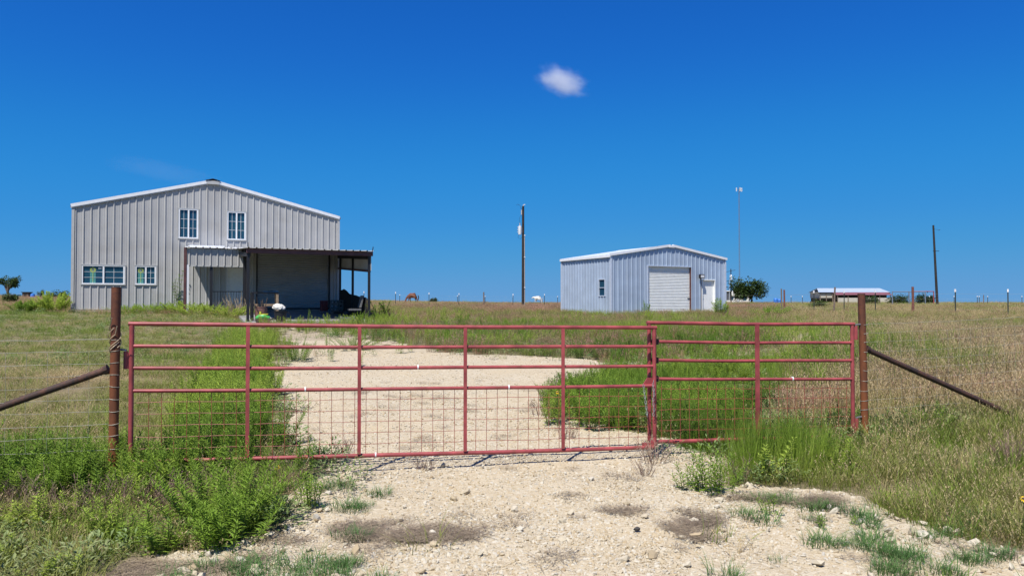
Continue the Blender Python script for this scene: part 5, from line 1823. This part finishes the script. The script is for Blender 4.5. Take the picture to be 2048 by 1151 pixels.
for i, (a_, p_, s_, t_, lb) in enumerate(((3.6, .55, .8, .3, "green weeds under the smaller lower window"), (2.4, .5, .7, .4, "low green weeds under the wide window"), (4.6, .9, 1.0, .45, "green weeds at the left porch post"), (5.6, 2.7, 1.0, .6, "green weeds in front of the porch floor"), (6.7, 3.4, .9, .7, "yellow green weeds before the porch railing"))):
    q = bpos(a_, p_)
    plant("weed_bush", lb, "weed bush", q[0], q[1], dome_weed(85, 1.5, .35, .66, .14, .042, 34), WM, t_ + .25, s_)
plant("weed_bush", "dark leafy weed clump in the grass under the right brace", "weed bush", 3.75, 8.35, dome_weed(22, .3, .25, .5, .07, .016), WM, .2)
plant("weed_bush", "leafy weed clump in the verge grass midway under the right brace", "weed bush", 4.65, 8.2, dome_weed(20, .28, .22, .4, .07, .016), WM, .5)
plant("weed_plant", "bright green tuft of weed low on the right verge", "weed", 3.0, 5.75, dome_weed(12, .16, .12, .22, .06, .009), WM, .85)
plant("weed_plant", "tall green weed by the white door of the blue shed", "weed", 10.9, 38.7, dome_weed(20, .5, .5, .95, .2, .05, 30), WM, .7)
plant("weed_plant", "green weed at the left corner of the blue shed's roll-up door", "weed", 7.3, 40.6, dome_weed(10, .3, .4, .8, .16, .04, 26), WM, .3)
plant("weed_bush", "low green weeds right of the blue shed", "weed bush", 13.4, 38.5, dome_weed(50, 1.3, .3, .6, .14, .04, 30), WM, .5)
for (x, y, s_, t_, lb) in ((1.62, 7.5, 1.0, .2, "low grey green plant at the foot of the meeting gate stiles"), (1.95, 7.25, 1.25, .35, "grey green plant just left of the tall grass before the narrow gate"), (2.35, 6.55, 1.2, .5, "spreading grey green plant in front of the tall green grass"),
                            (-1.5, 6.6, 1.3, .8, "dry grey green plant under the gate at the left gravel edge"), (-1.45, 6.2, 1.1, .65, "dry grey green plant right of the biggest weed bush")):
    plant("low_forb", lb, "weed", x, y, forb_clump(150, .2, .03, .2, .045, .014), [M["forb"]], t_, s_)
for (x, y, s_, lb) in ((-4.0, 18.6, .9, "green weed clump at the far end of the drive, right of the rounded shrub"), (-5.2, 23.0, 1.1, "wide green weed clump in front of the carport's right post"), (-7.0, 25.2, 1.0, "green weed clump in front of the dark patch by the carport slab"), (-1.2, 18.6, .9, "dark green weed clump at the far right curve of the drive"), (.6, 17.2, .8, "small dark green weed clump where the drive bends right")):
    plant("weed_bush", lb, "weed bush", x, y, dome_weed(44, .8, .22, .42, .09, .02, 44), WM, .3, s_)
mb = MB()     # vine climbing beside the porch post
for s_ in range(5):
    pts = [Vector((.08 * math.sin(3 * t + s_) + .1 * s_ - .2, .02, 1.9 * t * (.6 + .1 * s_))) for t in np.linspace(0, 1, 10)]
    mb.cur = 1; mb.path(pts, .008, 4)
    mb.cur = 0
    for p in pts[1:]:
        for k in range(4):
            leaf(mb, p, (random.uniform(-1, 1), random.uniform(-.8, .1), random.uniform(-.3, .6)), random.uniform(.07, .13), .05)
T = thing("climbing_vine", "thin vine climbing the wall left of the porch post", "vine", bpos(4.45, .25), B_ANG)
o = mb.build("foliage", WM, T); o["tint"] = .2
mb = MB()     # scrubby vine outside the right carport post
for s_ in range(16):
    a = random.uniform(0, 6.28); h = random.uniform(.4, 1.15)
    b0 = Vector((random.uniform(-.35, .45), random.uniform(-.3, .3), 0))
    pts = [b0 + Vector((math.cos(a) * .3 * t * t, math.sin(a) * .3 * t * t, h * t)) for t in np.linspace(0, 1, 6)]
    mb.cur = 1; mb.path(pts, .009, 4); mb.cur = 0
    for p in pts[1:]:
        for k in range(5): leaf(mb, p, (random.uniform(-1, 1), random.uniform(-1, 1), random.uniform(-.2, .8)), random.uniform(.08, .16), .055)
q = bpos(12.75, 7.2)
T = thing("scrub_vine", "scrubby dark green vine outside the right carport post", "vine", (q[0], q[1], gz(q[0], q[1])))
o = mb.build("foliage", WM, T); o["tint"] = .12
mb = MB()
for s_ in range(90):
    a = random.uniform(0, 6.28); r = random.uniform(0, .7)
    b0 = Vector((r * math.cos(a) * 1.1, r * math.sin(a) * .7, random.uniform(0, .1))); L = random.uniform(.3, .8)
    e = b0 + Vector((math.cos(a + 1) * .3, math.sin(a + 1) * .3, 1)).normalized() * L * (1 - .5 * r)
    mb.path([b0, (b0 + e) / 2 + Vector((.05, 0, .03)), e], [.012, .009, .004], 4, caps=False)
q = bpos(6.95, 3.1)
T = thing("brush_pile", "heap of dead tan brush before the porch railing", "brush pile", (q[0], q[1], gz(q[0], q[1])))
o = mb.build("dead_branches", M["straw"], T); o["tint"] = .95; T.scale = (1.35, 1.3, 1.55)
q = bpos(13.2, 7.0)
T2b = copy_tree(T); T2b.location = (q[0], q[1], gz(q[0], q[1]) - .05); T2b.rotation_euler = (0, 0, 1.2); T2b.scale = (1.1, 1.0, .8)
tag(T2b, "heap of dark dead brush outside the right carport post", "brush pile")
for ch_ in T2b.children: ch_["tint"] = 0.0

for (x, y, z, lb) in ((.55, 9.0, .42, "yellow daisy on the weed right of the drive behind the gate"), (5.25, 10.2, .55, "yellow flower head in the dry grass right of the right post"), (3.43, 5.0, .26, "yellow orange flower at the right edge of the verge"), (-2.05, 6.5, .14, "small yellow flower low under the left part of the gate")):
    T = thing("wild_flower", lb, "flower", (x, y, gz(x, y)), 0, "wild flowers")
    mb = MB(); mb.path([(0, 0, 0), (.01, 0, z * .5), (0, -.01, z)], .003, 4); mb.build("stem", M["weed_stem"], T)
    mb = MB()
    nn_ = Vector((0, -.7, .7)).normalized()
    for i in range(10):
        a = i * .6283
        d = Vector((math.cos(a), .7 * math.sin(a), .7 * math.sin(a)))
        leaf(mb, (0, -.01, z), d, .027, .014, .05)
    o = mb.build("petals", M["flower"], T); o["tint"] = .5
    mb = MB(); mb.lathe([(.010, -.004), (.012, .003), (.005, .009)], 8, (0, -.014, z + .002)); mb.build("disc", M["board"], T)
# dead sprigs seen against the gravel
for i, (x, y, s_, lb) in enumerate(((.42, 9.75, 1.5, "purplish dead sprig behind the gate near the right weeds"), (.55, 10.9, 1.6, "taller purplish dead sprig beside the drive"), (.95, 11.9, 1.5, "reddish dead sprig farther up the drive edge"), (.62, 8.35, .9, "small dead sprig low behind the gate's right upright"), (-.82, 6.95, .75, "round dead sprig in the gate's shadow"), (-1.75, 7.7, .9, "row of dead stalks behind the gate at the left gravel edge"), (1.38, 7.25, 1.2, "dead grey stalks at the foot of the meeting stiles"), (1.2, 6.75, .7, "flat dead sprig on the gravel near the gate foot"))):
    T = thing("dead_sprig", lb, "dead weed", (x, y, float(rough_ground(x, y)) + .01), 0)
    o = dead_clump(26, .1, .1, .26).build("stalks", M["dead"], T); o["tint"] = (.1, .3, .2, .5, .0, .3, .7, .2)[i]
    T.scale = (s_, s_, s_ * .8)
for (x, y, s_, lb) in ((.86, 5.12, .05, "black stone lying alone on the gravel"),):
    o = link_mesh("dark_stone", stone_mesh(77), M["char"]); o.location = (x, y, float(rough_ground(x, y)) + .03); o.scale = (s_, s_, s_)
    tag(o, lb, "stone")


# ------------------------------------------------------------------ trees and bushes on the horizon
def tree(name, label, x, y, H, cw, chh, trunk_h, seed, leafsize, nleaf, tint, lop=0.0, group=None):
    rr = random.Random(seed)
    T = thing(name, label, "tree" if trunk_h > .3 else "bush", (x, y, gz(x, y)), 0, group)
    mb = MB()
    r0 = H * .035
    top = Vector((lop * .3, 0, trunk_h + chh * .35))
    mb.path([Vector((0, 0, -.2)), Vector((.05 * H, 0, trunk_h * .6)), top], [r0 * 1.3, r0, r0 * .5], 7)
    cl = []
    for i in range(17):
        a = rr.uniform(0, 6.28); e = rr.uniform(-.1, 1)
        c = Vector((math.cos(a) * cw * .36 * rr.uniform(.4, 1.05) + lop * rr.uniform(0, 1), math.sin(a) * cw * .36, trunk_h + chh * (.3 + .5 * max(0, e) * rr.uniform(.5, 1.1))))
        cl.append((c, cw * rr.uniform(.09, .19)))
        mb.path([Vector((.03 * H, 0, trunk_h * .7)), (top + c) / 2 + Vector((0, 0, -.05 * H)), c], [r0 * .55, r0 * .32, r0 * .1], 5, caps=False)
    mb.build("trunk", M["bark"], T)
    mb = MB()
    for i in range(nleaf):
        c, r = cl[rr.randrange(len(cl))]
        d = Vector((rr.gauss(0, 1), rr.gauss(0, 1), rr.gauss(0, .8)))
        d.normalize()
        p = c + d * r * rr.uniform(.35, 1.08)
        leaf(mb, p, d + Vector((rr.uniform(-.8, .8), rr.uniform(-.8, .8), rr.uniform(-.5, .5))), leafsize * rr.uniform(.6, 1.4), leafsize * .55)
    o = mb.build("crown", M["oak_leaf"], T); o["tint"] = tint
    return T


tree("oak_tree", "dark spreading oak between the blue shed and the far barn", 53.2, 165, 6.0, 9.8, 4.0, 1.2, 3, .55, 3600, .4, lop=-1.4)
tree("small_tree", "small dark tree at the left edge of the picture", -41.0, 60, 2.6, 1.55, 1.3, 1.0, 8, .17, 1300, .6, lop=.35)
tree("horizon_bush", "pale wispy bush behind the dark cabin on the left horizon", -59.6, 93.5, 1.2, .9, 1.0, .2, 12, .12, 700, .95)
tree("horizon_bush", "low dark bush left of the yellow green weeds", -56.5, 92, .9, 2.8, .8, .1, 13, .2, 900, .2)
tree("horizon_bush", "low weedy bush in front of the dark cabin", -32.6, 48, .8, .95, .7, .1, 14, .13, 800, .9)
tree("horizon_bush", "dark round bush right of the bare pole", 67.0, 120, 1.8, 3.0, 1.8, .1, 15, .3, 1200, .3)
tree("horizon_bush", "long dark bush under the dark pipe frame", 63.5, 122, 1.3, 4.2, 1.2, .1, 16, .3, 1200, .25)
tree("horizon_bush", "dark bush left of the long bush by the far barn", 60.0, 124, 1.2, 3.0, 1.1, .1, 17, .3, 900, .4)
tree("horizon_bush", "tiny dark bush on the horizon right of the brown horse", -14.6, 138, .9, 1.7, .9, .05, 18, .2, 700, .2)
tree("horizon_bush", "green bush in front of the far barn", 26.5, 64, .7, 1.9, .6, .05, 19, .16, 900, .9)


# ------------------------------------------------------------------ horses
def horse(label, x, y, rz, coat, mane, grazing=True):
    T = thing("horse", label, "horse", (x, y, gz(x, y)), rz, "horses grazing on the horizon")
    V = [(0, 0, 1.22), (.45, 0, 1.24), (-.45, 0, 1.25), (-.72, 0, 1.22)]
    Rr = [.27, .28, .27, .2]
    E = [(0, 1), (0, 2), (2, 3)]

    def add(p, r, par):
        V.append(p); Rr.append(r); E.append((par, len(V) - 1)); return len(V) - 1
    if grazing:
        k = add((.78, 0, 1.1), .19, 1); k = add((1.05, 0, .78), .13, k); k = add((1.2, 0, .45), .10, k); k = add((1.26, 0, .28), .105, k); k = add((1.32, 0, .08), .06, k)
    else:
        k = add((.75, 0, 1.35), .19, 1); k = add((1.05, 0, 1.42), .14, k); k = add((1.3, 0, 1.36), .11, k); k = add((1.55, 0, 1.18), .07, k)
    for s in (-1, 1):
        st = .12 * s
        k = add((.52 + st, .14 * s, .9), .12, 1); k = add((.54 + st, .15 * s, .5), .06, k); k = add((.52 + st * 1.4, .15 * s, .14), .04, k); add((.56 + st * 1.4, .15 * s, .02), .055, k)
        k = add((-.6 - st * .5, .15 * s, .95), .16, 3); k = add((-.58 - st, .15 * s, .72), .1, k); k = add((-.78 - st * 1.2, .15 * s, .48), .06, k); k = add((-.74 - st * 1.2, .15 * s, .14), .04, k); add((-.70 - st * 1.2, .15 * s, .02), .055, k)
    me = bpy.data.meshes.new("horse_body"); me.from_pydata(V, E, [])
    o = link_mesh("body", me, M[coat], T)
    sk = o.modifiers.new("skin", "SKIN")
    for i, d in enumerate(me.skin_vertices[0].data):
        d.radius = (Rr[i] * (1.75 if i < 4 else 1.35),) * 2; d.use_root = (i == 0)
    o.modifiers.new("sub", "SUBSURF").levels = 1
    o.modifiers["sub"].render_levels = 1
    mb = MB(); mb.path([(-.92, 0, 1.32), (-1.08, 0, 1.1), (-1.06, 0, .6), (-1.0, 0, .4)], [.05, .09, .08, .02], 7); mb.build("tail", M[mane], T, smooth=True)
    mb = MB()
    if grazing: mb.path([(.6, 0, 1.46), (.9, 0, 1.2), (1.14, 0, .85), (1.25, 0, .6)], [.03, .06, .06, .03], 6)
    else: mb.path([(.6, 0, 1.55), (.8, 0, 1.60), (1.1, 0, 1.60)], [.03, .06, .03], 6)
    mb.build("mane", M[mane], T)
    return T


horse("brown horse grazing on the horizon between the buildings", -17.75, 132, math.pi + .15, "horse_brown", "horse_dark")
horse("white horse grazing on the horizon beside the blue shed", 6.0, 170, math.pi - .3, "horse_white", "horse_grey", grazing=False)


# ------------------------------------------------------------------ clouds
def cloud(name, label, loc, size, dens, nscale, thr, seed, rz=0.0, col=(1, 1, 1), soft=.45):
    bm = bmesh.new(); bmesh.ops.create_icosphere(bm, subdivisions=3, radius=1)
    me = bpy.data.meshes.new(name); bm.to_mesh(me); bm.free()
    m, nt, b = newmat(name + "_vapour")
    nt.nodes.remove(b)
    tc = nd(nt, "ShaderNodeTexCoord")
    ln = nd(nt, "ShaderNodeVectorMath", operation="LENGTH")
    nt.links.new(tc.outputs["Object"], ln.inputs[0])
    ns = nd(nt, "ShaderNodeTexNoise"); ns.noise_dimensions = "4D"; ns.inputs["W"].default_value = seed
    ns.inputs["Scale"].default_value = nscale; ns.inputs["Detail"].default_value = 5; ns.inputs["Roughness"].default_value = .6
    nt.links.new(tc.outputs["Object"], ns.inputs["Vector"])
    mr = nd(nt, "ShaderNodeMapRange"); mr.inputs[1].default_value = 1.0; mr.inputs[2].default_value = 0.0; mr.inputs[3].default_value = 0; mr.inputs[4].default_value = 1.0
    nt.links.new(ln.outputs["Value"], mr.inputs[0])
    ad = nd(nt, "ShaderNodeMath", operation="ADD"); nt.links.new(mr.outputs[0], ad.inputs[0]); nt.links.new(ns.outputs["Fac"], ad.inputs[1])
    m2_ = nd(nt, "ShaderNodeMapRange", interpolation_type="SMOOTHSTEP"); m2_.inputs[1].default_value = thr; m2_.inputs[2].default_value = thr + soft; m2_.inputs[3].default_value = 0; m2_.inputs[4].default_value = dens
    nt.links.new(ad.outputs[0], m2_.inputs[0])
    pv = nd(nt, "ShaderNodeVolumePrincipled")
    pv.inputs["Color"].default_value = (*col, 1); pv.inputs["Anisotropy"].default_value = .0
    nt.links.new(m2_.outputs[0], pv.inputs["Density"])
    nt.links.new(pv.outputs[0], nt.nodes["Material Output"].inputs["Volume"])
    o = link_mesh(name, me, m); o.location = loc; o.scale = size; o.rotation_euler = (0, rz, 0)
    return tag(o, label, "cloud", kind="stuff")


D = 900.0
cloud("cloud", "small white puffy cloud alone in the blue sky", ((1124 - 1024) / 1480 * D, D, EYE + (605 - 160) / 1480 * D), (50, 30, 28), .030, 2.7, .80, 2.3, rz=R(16), soft=.5)
cloud("cloud_wisp", "faint thin wisp of cloud above the grey building", ((320 - 1024) / 1480 * 1500, 1500, EYE + (605 - 340) / 1480 * 1500), (170, 60, 34), .0005, 1.1, .74, 5.1, rz=R(10))
